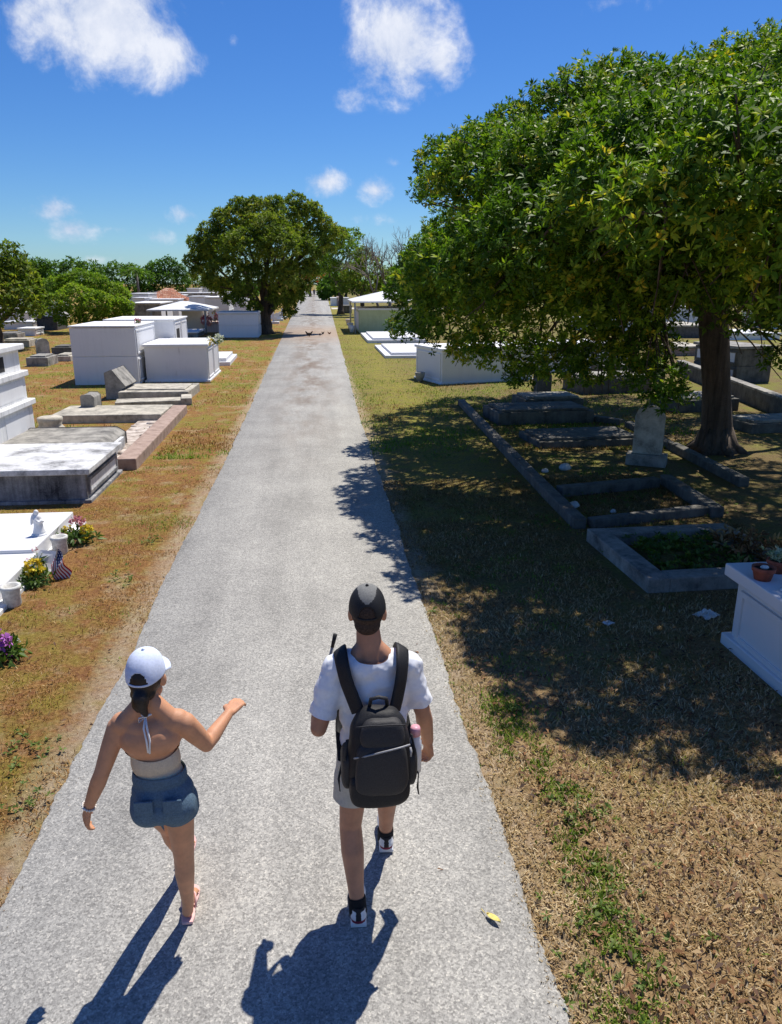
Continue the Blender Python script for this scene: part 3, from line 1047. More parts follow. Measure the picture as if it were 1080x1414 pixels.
# ---------- right side
t = box_tomb('white_tomb', 'white tomb with recessed side panels and terracotta pots on its lid, at the right edge', 'grave vault',
             3.62, 5.95, 3.72, 5.86, .75, 'white_clean', 'white_clean', .11, .09, -1, 1, 1, .10, 'white_clean')
t = thing('kerbed_grave', 'rectangular grey kerbed grave filled with weeds, nearest the white tomb with pots', 'grave', (4.27, 7.95, 0), R(2), 'kerbed graves under the big tree')
BLOCK.append((3.2, 5.2, 7.0, 9.0))
mb = MB()
mb.box(-.92, -.68, -.86, .86, -.02, .16)
mb.box(.68, .92, -.86, .86, -.02, .16)
mb.box(-.68, .68, -.86, -.62, -.02, .158)
mb.box(-.68, .68, .62, .86, -.02, .158)
mb.build('kerb', M['grey_conc'], t, .015)
mb = MB()
mb.sphere((.05, .05, -.02), (.66, .6, .14), 24, 10)
mb.build('earth', M['lawn'], t)
n = 240
cen = np.stack([rng.uniform(-.62, .62, n), rng.uniform(-.56, .56, n), rng.uniform(.08, .16, n)], 1)
k = rng.random(n) < np.clip(1.2 - 1.3 * np.abs(cen[:, 0] + .05), .15, 1)
v, q, rr = rosettes(cen[k], np.stack([rng.normal(0, .3, n), rng.normal(0, .3, n), np.ones(n)], 1)[k], 9, .07, rng.random(k.sum()), (.4, 1.05), .4)
np_mesh('planting', v, q, M['weed'], rr, t)
n = 150
cen = np.stack([rng.normal(.72, .16, n), rng.normal(-.1, .3, n), rng.uniform(.10, .24, n)], 1)
v, q, rr = rosettes(cen, np.stack([rng.normal(0, .6, n), rng.normal(0, .6, n), np.ones(n)], 1), 4, .10, rng.random(n) * .5 + .5, (.4, 1.05), .3)
np_mesh('dry_leaves', v, q, M['litter'], np.clip(rr + .1, 0, 1), t)

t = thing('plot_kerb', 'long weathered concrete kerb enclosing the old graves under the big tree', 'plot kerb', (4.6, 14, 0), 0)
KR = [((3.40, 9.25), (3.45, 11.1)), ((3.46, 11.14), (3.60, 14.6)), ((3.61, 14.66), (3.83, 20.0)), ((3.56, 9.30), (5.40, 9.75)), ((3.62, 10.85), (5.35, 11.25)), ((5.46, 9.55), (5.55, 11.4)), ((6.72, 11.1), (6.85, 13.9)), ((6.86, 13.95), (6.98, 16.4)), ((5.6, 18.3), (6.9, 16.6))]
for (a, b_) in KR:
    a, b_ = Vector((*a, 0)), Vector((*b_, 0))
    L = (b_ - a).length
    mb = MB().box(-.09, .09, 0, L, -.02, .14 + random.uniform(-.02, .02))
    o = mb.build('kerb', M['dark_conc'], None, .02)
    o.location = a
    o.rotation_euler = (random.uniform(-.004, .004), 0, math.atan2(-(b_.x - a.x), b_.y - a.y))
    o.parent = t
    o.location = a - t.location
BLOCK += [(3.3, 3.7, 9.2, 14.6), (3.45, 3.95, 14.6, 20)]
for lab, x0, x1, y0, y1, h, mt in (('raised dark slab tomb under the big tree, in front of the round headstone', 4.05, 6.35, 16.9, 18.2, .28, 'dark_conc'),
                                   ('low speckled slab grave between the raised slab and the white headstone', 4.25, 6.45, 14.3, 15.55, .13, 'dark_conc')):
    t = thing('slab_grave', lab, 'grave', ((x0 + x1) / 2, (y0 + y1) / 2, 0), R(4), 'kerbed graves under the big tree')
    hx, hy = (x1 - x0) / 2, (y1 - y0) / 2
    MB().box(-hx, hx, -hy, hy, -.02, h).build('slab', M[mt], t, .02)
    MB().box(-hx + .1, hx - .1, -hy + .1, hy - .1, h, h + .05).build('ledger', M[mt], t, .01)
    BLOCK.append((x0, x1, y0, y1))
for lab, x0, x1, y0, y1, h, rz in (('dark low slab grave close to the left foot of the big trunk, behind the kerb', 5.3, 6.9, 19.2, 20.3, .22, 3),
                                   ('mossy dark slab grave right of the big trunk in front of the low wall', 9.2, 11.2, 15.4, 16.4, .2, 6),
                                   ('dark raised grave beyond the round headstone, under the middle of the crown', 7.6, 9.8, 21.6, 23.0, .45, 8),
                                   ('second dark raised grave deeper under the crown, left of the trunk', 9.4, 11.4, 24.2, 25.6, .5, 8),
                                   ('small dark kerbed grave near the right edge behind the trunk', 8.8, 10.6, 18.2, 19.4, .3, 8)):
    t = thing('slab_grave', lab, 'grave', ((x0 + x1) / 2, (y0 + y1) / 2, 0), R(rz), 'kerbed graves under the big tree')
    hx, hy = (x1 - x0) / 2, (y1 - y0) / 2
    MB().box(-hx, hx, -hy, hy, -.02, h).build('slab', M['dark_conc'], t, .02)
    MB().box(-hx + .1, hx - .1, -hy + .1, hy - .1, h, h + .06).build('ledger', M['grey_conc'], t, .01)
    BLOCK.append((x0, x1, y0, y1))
t = thing('headstone', 'tall pale round shouldered headstone on a base near the trunk of the big tree', 'headstone', (5.82, 12.75, 0), R(-30))
MB().box(-.34, .34, -.16, .16, -.02, .2).build('base', M['grey_conc'], t, .015)
MB().prism([(-.24, .2), (.24, .2), (.24, .86), (.19, .98), (.08, 1.04), (-.08, 1.04), (-.19, .98), (-.24, .86)], -.055, .055).build('tablet', M['pale_conc'], t, .012)
t = tag(MB().prism([(-.2, 0), (.2, 0), (.2, .62), (.12, .76), (-.12, .76), (-.2, .62)], -.12, .12).build('headstone', M['dark_conc'], None, .02, loc=(6.3, 20.9, 0), rotz=.2),
        'dark stubby headstone silhouetted before the white vault under the big tree', 'headstone')
for (u, v, s, lab) in ((780, 648, .13, 'white rounded stone lying among weeds inside the old kerbed plot'), (752, 652, .08, 'small pale stone to the left of the rounded white stone'),
                       (792, 700, .10, 'pale broken block at the near corner of the old kerbed plot'), (846, 708, .06, 'small pale chip resting against the near cross kerb')):
    p = G(u, v)
    mb = MB().sphere((0, 0, s * .3), (s, s * .7, s * .5), 9, 6, rot=Matrix.Rotation(.6, 3, 'Z') @ Matrix.Rotation(.3, 3, 'X'))
    o = mb.build('stone', M['white_stone'], None, loc=p)
    dm = o.modifiers.new('d', 'DISPLACE')
    tx = bpy.data.textures.get('lump') or bpy.data.textures.new('lump', 'CLOUDS')
    tx.noise_scale = .12
    dm.texture = tx
    dm.strength = .06
    tag(o, lab, 'stone', 'loose stones in the kerbed plot')
for (u, v, sx_, lab) in ((975, 851, .11, 'crumpled white scrap on the grass left of the white tomb with pots'), (840, 862, .05, 'tiny white scrap on the shaded verge in front of the kerbed grave')):
    p = G(u, v)
    n = 8
    mb = MB()
    vs_, fs_ = [], []
    for i in range(n):
        for j in range(n):
            x, y = (i / (n - 1) - .5) * 2 * sx_, (j / (n - 1) - .5) * 1.5 * sx_
            vs_.append((x, y, .012 + abs(mnoise.noise((x * 22, y * 22, u))) * sx_ * .5))
    for i in range(n - 1):
        for j in range(n - 1):
            fs_.append((i * n + j, (i + 1) * n + j, (i + 1) * n + j + 1, i * n + j + 1))
    o = mb.add(vs_, fs_).build('paper_scrap', M['white_stone'], None, loc=p, rotz=.5)
    o.modifiers.new('t', 'SOLIDIFY').thickness = .003
    tag(o, lab, 'litter', 'white scraps on the verge')

# vaults beyond the big tree on the right
t = box_tomb('white_vault', 'long white vault beneath the left skirt of the big tree', 'grave vault', 3.62, 7.0, 24.6, 26.6, 1.12, 'white', 'white', .08, .05, -1, 1, 1, .05, rot=R(17))
box_tomb('white_vault', 'white vault behind the long vault, glimpsed between trunk and leaves of the big tree', 'grave vault', 7.6, 11.5, 27.5, 29.5, 1.0, 'white', 'white', .08, .05, -1, 1, 1, .05, rot=R(10))
for k, (u, v, s, lab) in enumerate(((584, 520, .26, 'white flower urn at the sunny end of the long white vault'), (580, 527, .2, 'small grey urn in front of the white urn by the long vault'))):
    p = G(u, v)
    tag(MB().lathe([(s * .4, 0), (s * .45, s * .2), (s * .75, s * .8), (s * .85, s * 1.5), (s * .7, s * 1.55), (s * .6, s * 1.2)], (0, 0, 0), 14).build('urn', M['white' if k == 0 else 'grey_conc'], None, loc=p), lab, 'urn')
# flat white slabs
for lab, u0, u1, vb, dep, h in (('bright flat white slab nearest the big tree on the right of the lane', 532, 640, 495, 6.0, .12),
                                ('flat white slab between the near white slab and the green vault', 508, 590, 474, 6.5, .16)):
    x0, x1, y, _ = from_px(u0, u1, vb, vb - 4, u0)
    t = thing('ledger_grave', lab, 'grave', ((x0 + x1) / 2, y + dep / 2, 0), 0, 'low ledger graves')
    hx = (x1 - x0) / 2
    MB().box(-hx, hx, -dep / 2, dep / 2, -.02, h).build('base', M['white_clean'], t, .012)
    MB().box(-hx + .3, hx - .3, -dep / 2 + .3, dep / 2 - .5, h, h + .10).build('ledger', M['white_clean'], t, .012)
    BLOCK.append((x0, x1, y, y + dep))
Y = 50.
x0 = AT(497, 455, Y).x
box_tomb('green_vault', 'pale green vault with a white top under the white canopy right of the lane', 'grave vault', x0, x0 + 3.6, Y + .6, Y + 5, AT(515, 426, Y).z, 'green_paint', 'white_clean', .12, .05, -1, 1, 1, 0)
zE = AT(494, 418, Y).z
canopy('canopy', 'white hipped canopy on pale posts over the green vault right of the lane', [(-1, -1), (1, -1), (1, 1), (-1, 1)], x0 - .5, x0 + 4.6, Y - .3, Y + 6.5, zE, AT(525, 402, Y + 3).z, 'sheet_metal', 'metal_post', .2)
for k, (u, v) in enumerate(((484, 455), (481, 449), (486, 459))):
    p = G(u, v)
    tag(MB().lathe([(.12, 0), (.16, .2), (.22, .42), (.18, .46)], (0, 0, 0), 12).build('urn', M['white' if k != 1 else 'pink_paint'], None, loc=p),
        ('white urn middle of three before the green vault', 'pinkish urn farthest of three before the green vault', 'white urn nearest of three before the green vault')[k], 'urn', 'urns before the green vault')
far_vault('dark_vault', 'low dark vault behind the canopy with the green vault', 472, 486, 432, 422, 4, 'dark_conc', 'dark_conc', Y=84., pans=False)
for k, (u0, u1, vb, vt, mt, lab) in enumerate(((457, 465, 419, 411, 'white', 'white tomb far along the right side of the lane, left of the pair'), (466, 473, 419, 410, 'pink_paint', 'pinkish tomb far along the right side, between two white tombs'),
                                               (474, 482, 419, 411, 'white_clean', 'white tomb far along the right side, beside the pinkish tomb'))):
    far_vault('small_vault', lab, u0, u1, vb, vt, 3, mt, mt, Y=112.)

# graves seen past the trunk of the big tree
a, b_ = G(938, 516), G(1100, 584)
L = (b_ - a).length
t = thing('plot_wall', 'dark low plot wall with a pale coping running behind the trunk of the big tree', 'plot wall', a, math.atan2(-(b_.x - a.x), b_.y - a.y))
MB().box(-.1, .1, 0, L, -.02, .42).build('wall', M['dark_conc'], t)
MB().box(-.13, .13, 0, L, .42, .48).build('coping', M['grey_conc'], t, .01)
far_vault('grey_vault', 'dark grey two tier tomb right of the big trunk', 1005, 1058, 528, 478, 2.2, 'dark_conc', 'grey_conc', 2, -1, rot=R(10))
far_vault('brick_vault', 'stepped brown tomb left of the big trunk', 925, 972, 517, 478, 2.4, 'brick_red', 'pale_conc', 3, -1, Y=33., pans=False)
far_vault('grey_vault', 'dark vault with a pale lid far behind the big trunk', 925, 985, 467, 449, 4, 'dark_conc', 'pale_conc', 1, -1, Y=44.)
far_vault('white_vault', 'sunlit white vault farthest behind the big trunk', 915, 970, 446, 424, 4, 'white', 'white_clean', 1, -1, Y=56.)
far_vault('white_vault', 'sunlit white vault right of the big trunk beyond the dark tomb', 1006, 1075, 480, 460, 4, 'white', 'white_clean', 1, -1, Y=42.)
far_vault('white_vault', 'sunlit white vault beyond the right edge of the crown', 1066, 1130, 450, 432, 4, 'white', 'white_clean', 1, -1, Y=52.)
far_vault('white_vault', 'white vault glimpsed through the leaves left of the big trunk', 815, 880, 458, 440, 4, 'white', 'white', 1, -1, Y=50.)

# ------------------------------------------------------------------ offerings
p = G(55, 738, .205)
fig = [('c', (0, 0, .02), .075, (0, 0, .10), .055), ('c', (0, 0, .10), .055, (0, .005, .21), .042), ('e', (0, 0, .20), (.055, .034, .035)),
       ('c', (0, .005, .22), .02, (0, .01, .25), .02), ('e', (0, .012, .275), (.028, .030, .034)),
       ('c', (-.045, 0, .20), .017, (-.03, -.05, .16), .014), ('c', (.045, 0, .20), .017, (.03, -.05, .16), .014), ('c', (-.03, -.05, .16), .014, (.0, -.06, .18), .012), ('c', (.03, -.05, .16), .014, (.0, -.06, .18), .012),
       ('e', (-.05, .035, .20), (.022, .012, .075), Matrix.Rotation(.3, 3, 'Y')), ('e', (.05, .035, .20), (.022, .012, .075), Matrix.Rotation(-.3, 3, 'Y'))]
t = thing('angel_figurine', 'small white praying angel figurine standing on the white ledger slab', 'figurine', p, R(60))
organic('body', fig, M['white'], t, .006, 4, [((0, 0, .004), (0, 0, -1), lambda c: c.z < .05)])
MB().lathe([(.09, 0), (.09, .012), (.08, .02)], (0, 0, 0), 20).build('base', M['white'], t)

for (u, v, lab) in ((84, 764, 'white stone vase by the corner of the upper slab, behind the small flag'), (18, 836, 'white stone vase with a dark ring shaped mouth in front of the lower slab')):
    p = G(u, v)
    t = thing('flower_vase', lab, 'vase', p, 0, 'empty vases along the white ledger')
    MB().lathe([(.075, -.01), (.085, .02), (.085, .15), (.10, .19), (.10, .215), (.07, .215), (.065, .12), (.02, .11)], (0, 0, 0), 22).build('body', M['vase'], t)
    MB().lathe([(.066, .16), (.03, .162)], (0, 0, 0), 18).build('opening', M['dark_void'], t)


def bouquet(lab, p, blooms, h=.22, r=.15, stem=True, nleaf=60, group='flower bouquets on the graves'):
    """blooms: list of (material, dx, dy, dz, radius, n)"""
    t = thing('flower_bouquet', lab, 'flowers', p, 0, group)
    cen = np.stack([rng.normal(0, r * .4, nleaf), rng.normal(0, r * .4, nleaf), rng.uniform(.02, h * .7, nleaf)], 1)
    ax = unit(np.stack([cen[:, 0], cen[:, 1], np.full(nleaf, .08)], 1))
    v, q, rr = rosettes(cen, ax, 4, .10, rng.random(nleaf) * .6, (.3, 1.2), .3)
    np_mesh('foliage', v, q, M['weed'], rr, t)
    for (mn, dx, dy, dz, br, n) in blooms:
        d = unit(rng.normal(size=(n, 3)) + np.array([0, 0, .5]))
        c = np.array([dx, dy, dz]) + d * br * rng.uniform(.5, 1, (n, 1))
        v, q, rr = rosettes(c, d, 7, br * .42, rng.random(n), (.3, 1.0), .55)
        np_mesh('blossom', v, q, M[mn], rr, t)
    return t


bouquet('yellow, pink and magenta flower bunch at the far corner of the white ledger', G(108, 750), [('petal_yellow', -.12, .02, .15, .07, 26), ('petal_yellow', .13, -.03, .16, .085, 30), ('petal_pink', .0, .06, .26, .085, 26), ('petal_purple', -.15, -.10, .10, .06, 20), ('petal_pink', .02, -.12, .06, .04, 8)], .22, .2)
bouquet('bright yellow flower bunch between the stone vase and the small flag', G(50, 806), [('petal_yellow', 0, 0, .17, .10, 44), ('petal_white', .1, .07, .17, .03, 5)], .16, .16)
bouquet('small pink flowers on thin stems beside the white card', G(58, 788), [('petal_pink', -.05, .0, .26, .035, 9), ('petal_pink', -.12, -.08, .16, .025, 6)], .2, .06, nleaf=14)
bouquet('purple flower bunch at the left edge of the verge', G(4, 912), [('petal_purple', .0, .0, .14, .10, 40), ('petal_purple', -.12, .10, .20, .08, 26), ('petal_white', .12, .08, .14, .02, 5)], .15, .2)
bouquet('white and yellow flowers on the corner of the waist high white vault', AT(297, 474, 25.9), [('petal_white', .12, 0, .12, .17, 26), ('petal_yellow', -.12, 0, .02, .13, 20), ('petal_white', -.2, .1, .12, .1, 12)], .2, .22, nleaf=20)
bouquet('red flowers in a dark pot atop the plain two tier vault', AT(190, 447, 26.5), [('petal_pink', 0, 0, .06, .12, 24)], .1, .15, nleaf=14)
p = G(298, 447); p.z = 0
bouquet('pink flowers crowding the pinkish vault near the canopy', AT(296, 446, 52.), [('petal_pink', -.5, 0, .2, .35, 40), ('petal_pink', .35, 0, .3, .35, 40), ('petal_yellow', 0, -.1, .6, .15, 14)], .4, .5, nleaf=30)
# folded white card
p = G(64, 792)
t = tag(MB().add([(-.13, 0, 0), (.12, .03, .01), (.16, .10, .20), (-.02, .14, .24), (-.16, .07, .10)], [(0, 1, 2, 3, 4)]).build('white_card', M['petal_white'], None, loc=p, rotz=.4),
        'white folded card leaning on the ledger side between yellow flowers and the flag', 'card')
t.data.materials[0] = M['flag_white']
t.modifiers.new('t', 'SOLIDIFY').thickness = .006

# small flag, drooping on a stick
p = G(74, 800)
t = thing('small_flag', 'small striped flag with a dark blue canton drooping on a stick by the white ledger', 'flag', p, 0)
topv = AT(79, 757, p.y + .02) - p
MB().tube([(0, 0, -.02), topv * 1.02], .006, 8).build('stick', M['bark_pale'], t)
hdir = (AT(86, 797, p.y + .06) - AT(79, 757, p.y + .02))      # fly hangs down
wdir = (AT(65, 784, p.y - .02) - AT(79, 757, p.y + .02)) * 1.0
rows, cols = 26, 20
fv = []
orig = topv
A1 = AT(98, 790, p.y + .02) - AT(79, 757, p.y + .02)
A2 = AT(67, 786, p.y - .03) - AT(79, 757, p.y + .02)
for part, cond in (('stripe', 0), ('canton', 1)):
    mb = MB()
    for i in range(rows):
        for j in range(cols):
            incant = (i < 14 and j < 8)
            if incant != bool(cond):
                continue
            quad = []
            for (a, c) in ((i, j), (i + 1, j), (i + 1, j + 1), (i, j + 1)):
                s_, f_ = a / rows, c / cols
                q3 = orig + A2 * (s_ * .80) + A1 * (f_ * 1.0) + A2 * (.35 * s_ * f_) + Vector((.012 * math.sin(7 * f_ + 2 * s_), .022 * math.sin(8 * f_ + 3 * s_), -.015 * f_ * s_))
                quad.append(q3)
            if cond:
                star = ((i % 4 == 1) and (j % 2 == 1))
                mb.add(quad, [(0, 1, 2, 3)], 1 if star else 0, True)
            else:
                mb.add(quad, [(0, 1, 2, 3)], (i // 2) % 2, True)
    o = mb.build(part, [M['flag_blue'], M['flag_white']] if cond else [M['flag_red'], M['flag_white']], t)
    o.modifiers.new('t', 'SOLIDIFY').thickness = .002

# terracotta pots on the white tomb
for k, (x, y, sc_, lab) in enumerate(((3.635, 5.55, 1.0, 'terracotta pot with a pale stone inside, nearer of two on the white tomb'), (3.855, 5.70, 1.0, 'terracotta pot with pale succulents, behind the pot with the stone'))):
    t = thing('terracotta_pot', lab, 'pot', (x, y, .75), 0, 'terracotta pots on the white tomb')
    MB().lathe([(.066, 0), (.082, .07), (.092, .075), (.094, .11), (.08, .11), (.076, .085), (.0, .083)], (0, 0, 0), 26).build('body', M['terracotta'], t)
    MB().lathe([(.077, .07), (.076, .09), (.03, .094)], (0, 0, 0), 20).build('soil', M['soil'], t)
    if k == 0:
        tag(MB().sphere((0, 0, 0), (.036, .028, .018), 12, 8).build('pale_stone', M['white_stone'], None, loc=(x + .005, y, .75 + .105)), 'pale oval stone lying in the nearer terracotta pot', 'stone')
    else:
        n = 26
        cen = np.stack([rng.normal(-.01, .05, n), rng.normal(0, .045, n), rng.uniform(.10, .20, n)], 1) + np.array([[x, y, .75]])
        v, q, rr = rosettes(cen, np.stack([rng.normal(0, .4, n), rng.normal(0, .4, n), np.ones(n)], 1), 10, .04, rng.random(n), (.2, 1.0), .42)
        tag(np_mesh('succulent_plant', v, q, M['succulent'], rr), 'pale green succulent rosettes growing in the farther terracotta pot', 'plant')
tag(MB().lathe([(.03, 0), (.05, .004), (.055, .018), (.045, .014), (.02, .008)], (0, 0, 0), 22).build('glass_dish', M['glass_dish'], None, loc=(3.68, 5.28, .75)), 'small clear dish on the lid in front of the terracotta pots', 'dish')

# hens on the lane
for k, (u, v, s, rz, mt, lab) in enumerate(((427, 466, .75, .3, 'hen', 'largest dark hen pecking on the shaded lane'), (442, 465, .42, 1.2, 'hen', 'small dark hen just right of the largest hen'),
                                            (446, 463, .45, 2.2, 'hen', 'dark hen in the middle of the small group on the lane'), (455, 463, .42, -.5, 'hen_rust', 'rusty brown hen at the right edge of the lane'))):
    p = G(u, v); p.z = .03
    t = thing('hen', lab, 'hen', p, rz, 'hens on the lane')
    o = organic('body', [('e', (0, 0, .22 * s), (.20 * s, .12 * s, .12 * s)), ('c', (.13 * s, 0, .26 * s), .075 * s, (.24 * s, 0, .36 * s), .045 * s), ('e', (.26 * s, 0, .39 * s), (.05 * s, .038 * s, .042 * s)),
                         ('c', (.30 * s, 0, .385 * s), .018 * s, (.33 * s, 0, .375 * s), .01 * s), ('c', (-.14 * s, 0, .26 * s), .08 * s, (-.27 * s, 0, .42 * s), .045 * s),
                         ('c', (0, .05 * s, .15 * s), .03 * s, (.02 * s, .05 * s, .01), .014 * s), ('c', (0, -.05 * s, .15 * s), .03 * s, (.02 * s, -.05 * s, .01), .014 * s)], M[mt], t, .016, 2)
    MB().sphere((.26 * s, 0, .44 * s), (.035 * s, .01 * s, .025 * s), 8, 6).build('comb', M['comb'], t)

p = G(681, 1277); p.z = .03
vs_, fs_ = [], []
for i in range(9):
    s_ = i / 8
    wd = .017 * math.sin(math.pi * min(1, s_ * .96 + .04)) ** .8
    for k in (-1, 0, 1):
        vs_.append((s_ * .09 - .045, k * wd, .004 + .012 * abs(k) + .01 * s_ * s_))
    if i:
        o_ = 3 * i
        fs_ += [(o_ - 3, o_ - 2, o_ + 1, o_), (o_ - 2, o_ - 1, o_ + 2, o_ + 1)]
o = MB().add(vs_, fs_, 0, True).tube([(-.055, 0, .005), (-.085, .008, .004)], .0016, 5).build('fallen_leaf', M['leaf_yellow'], None, loc=p, rotz=R(-52))
o.modifiers.new('t', 'SOLIDIFY').thickness = .001
tag(o, 'single yellow leaf lying on the grey lane at lower right', 'leaf')

# ------------------------------------------------------------------ trees
def limb_pts(a, b_, n=6, sag=.12, jit=.05):
    a, b_ = Vector(a), Vector(b_)
    L = (b_ - a).length
    pts = []
    for i in range(n + 1):
        t_ = i / n
        p_ = a.lerp(b_, t_)
        p_.z += sag * L * math.sin(math.pi * t_) * (1 if sag > 0 else 1)
        if 0 < i < n:
            p_ += Vector((random.gauss(0, jit), random.gauss(0, jit), random.gauss(0, jit))) * L * .5
        pts.append(p_)
    return pts


def crown_leaves(blobs, per_area, L, nl, mat, parent, center, up=.6, wr=.36, spread=(.25, 1.15), name='crown', shell=(.70, 1.08), thin=0.0):
    """blobs: (center, radius, flatten); rosettes in the outer shell of every blob"""
    C_, A_, RB = [], [], []
    center = np.array(center)
    for (c, r, fl) in blobs:
        n = int(per_area * r * r)
        d = unit(rng.normal(size=(n, 3)))
        out = unit(np.array(c) - center + 1e-6)
        keep = (.75 * (d @ out) + .8 * d[:, 2]) > rng.uniform(-1.0, .45, n)
        d = d[keep]
        rr = r * rng.uniform(shell[0], shell[1], (len(d), 1)) * (1 + .18 * np.sin(d[:, :1] * 5 + r * 9) * np.cos(d[:, 1:2] * 6 + r * 5))
        p_ = np.array(c) + d * rr * np.array([1, 1, fl])
        C_.append(p_)
        A_.append(unit(d * .7 + np.array([0, 0, up]) + rng.normal(0, .35, d.shape)))
        RB.append(np.clip(rng.normal(.40, .20, len(d)) + rng.normal(0, .10), 0, 1))
    v, q, r_ = rosettes(np.concatenate(C_), np.concatenate(A_), nl, L, np.concatenate(RB), spread, wr)
    return np_mesh(name, v, q, mat, r_, parent)


def tree(name, label, base, height, blobs, trunk_r, fork, per_area, L, nl, leaf, bark='bark', cat='tree', group=None, nlimb=10, wr=.36, up=.6, trunk_top=None):
    t = thing(name, label, cat, base, 0, group)
    fork = Vector(fork)
    mb = MB()
    pts = limb_pts((0, 0, -.05), fork, 6, 0, .03)
    rad = [trunk_r * (1.55 if i == 0 else (1.12 if i == 1 else 1 - .05 * i)) for i in range(7)]
    mb.tube(pts, rad, 12)
    idx = list(range(len(blobs)))
    random.shuffle(idx)
    for i in idx[:nlimb]:
        c, r, fl = blobs[i]
        k = random.choice((3, 4, 5, 6))
        st_ = pts[k]
        lp = limb_pts(st_, Vector(c), 6, .08, .06)
        r0 = trunk_r * random.uniform(.28, .48)
        mb.tube(lp, [r0 * (1 - .8 * j / 6) for j in range(7)], 7)
    mb.build('trunk', M[bark], t)
    crown_leaves(blobs, per_area, L, nl, M[leaf], t, fork + Vector((0, 0, height * .1)), up, wr)
    return t


def dome_blobs(n, rx, ry, rz, zc, rb, zmin=-.35, fl=.8, seed=1, inner=.72):
    r2 = np.random.default_rng(seed)
    out = []
    tries = 0
    while len(out) < n and tries < 6000:
        tries += 1
        d = unit(r2.normal(size=(1, 3)))[0]
        if d[2] < zmin:
            continue
        s_ = r2.uniform(inner, 1.0)
        c = np.array([d[0] * rx * s_, d[1] * ry * s_, zc + d[2] * rz * s_])
        r_ = r2.uniform(rb[0], rb[1])
        if any(np.linalg.norm(c - o[0]) < .62 * (r_ + o[1]) * .8 for o in out):
            continue
        out.append((c, r_, fl))
    return out


# the big tree on the right
BT = Vector((7.62, 13.75, 0))
bl = []


def bpx(u, v, Y, r, fl=.8):
    p_ = AT(u, v, Y) - BT
    bl.append((np.array(p_), r, fl))


# outline clumps, read from the photograph, each at its own depth round the crown
for (u, v, Y, r) in ((612, 225, 13.5, .52), (640, 250, 12.5, .7), (606, 262, 14.5, .5), (660, 210, 13.5, .6), (715, 185, 13, .65), (765, 155, 13, .65), (690, 250, 11.5, .75), (815, 135, 13, .75), (860, 115, 13, .6),
                     (905, 140, 13.5, .75), (965, 118, 14, .72), (1010, 95, 14, .7), (1070, 85, 14, .8), (1120, 80, 14, .9), (1180, 90, 13, 1.0), (760, 240, 10.5, .85), (840, 210, 10, .9), (930, 190, 10, .95),
                     (1020, 160, 10.5, 1.0), (1090, 150, 10, 1.0), (700, 320, 11, .8), (780, 330, 9.8, .8), (860, 310, 9.2, .85), (950, 290, 8.9, .9), (1040, 270, 8.8, .95), (1120, 250, 9, 1.0),
                     (600, 350, 15.5, .6), (570, 400, 15.5, .6), (625, 380, 14, .75), (572, 450, 15.8, .55), (620, 440, 14.5, .8), (655, 480, 14.5, .55), (690, 400, 12.2, .85), (690, 470, 13.5, .7),
                     (760, 420, 11, .8), (740, 490, 13, .55), (840, 400, 10, .8), (820, 470, 12, .55), (920, 380, 9.6, .85), (1010, 360, 9.5, .85), (1090, 350, 9.5, .9), (880, 435, 11.5, .6), (1085, 425, 10.5, .55),
                     (1150, 420, 10, .9), (905, 525, 10.8, .46), (925, 548, 10.6, .34), (875, 500, 11.2, .5), (720, 520, 13.5, .32), (800, 515, 12.6, .36), (870, 470, 11.5, .6), (830, 500, 12, .55), (1090, 500, 10.2, .4), (900, 480, 13, .6), (770, 500, 12.5, .5), (660, 330, 16.5, .9), (730, 280, 15.5, 1.1)):
    bpx(u, v, Y, r)
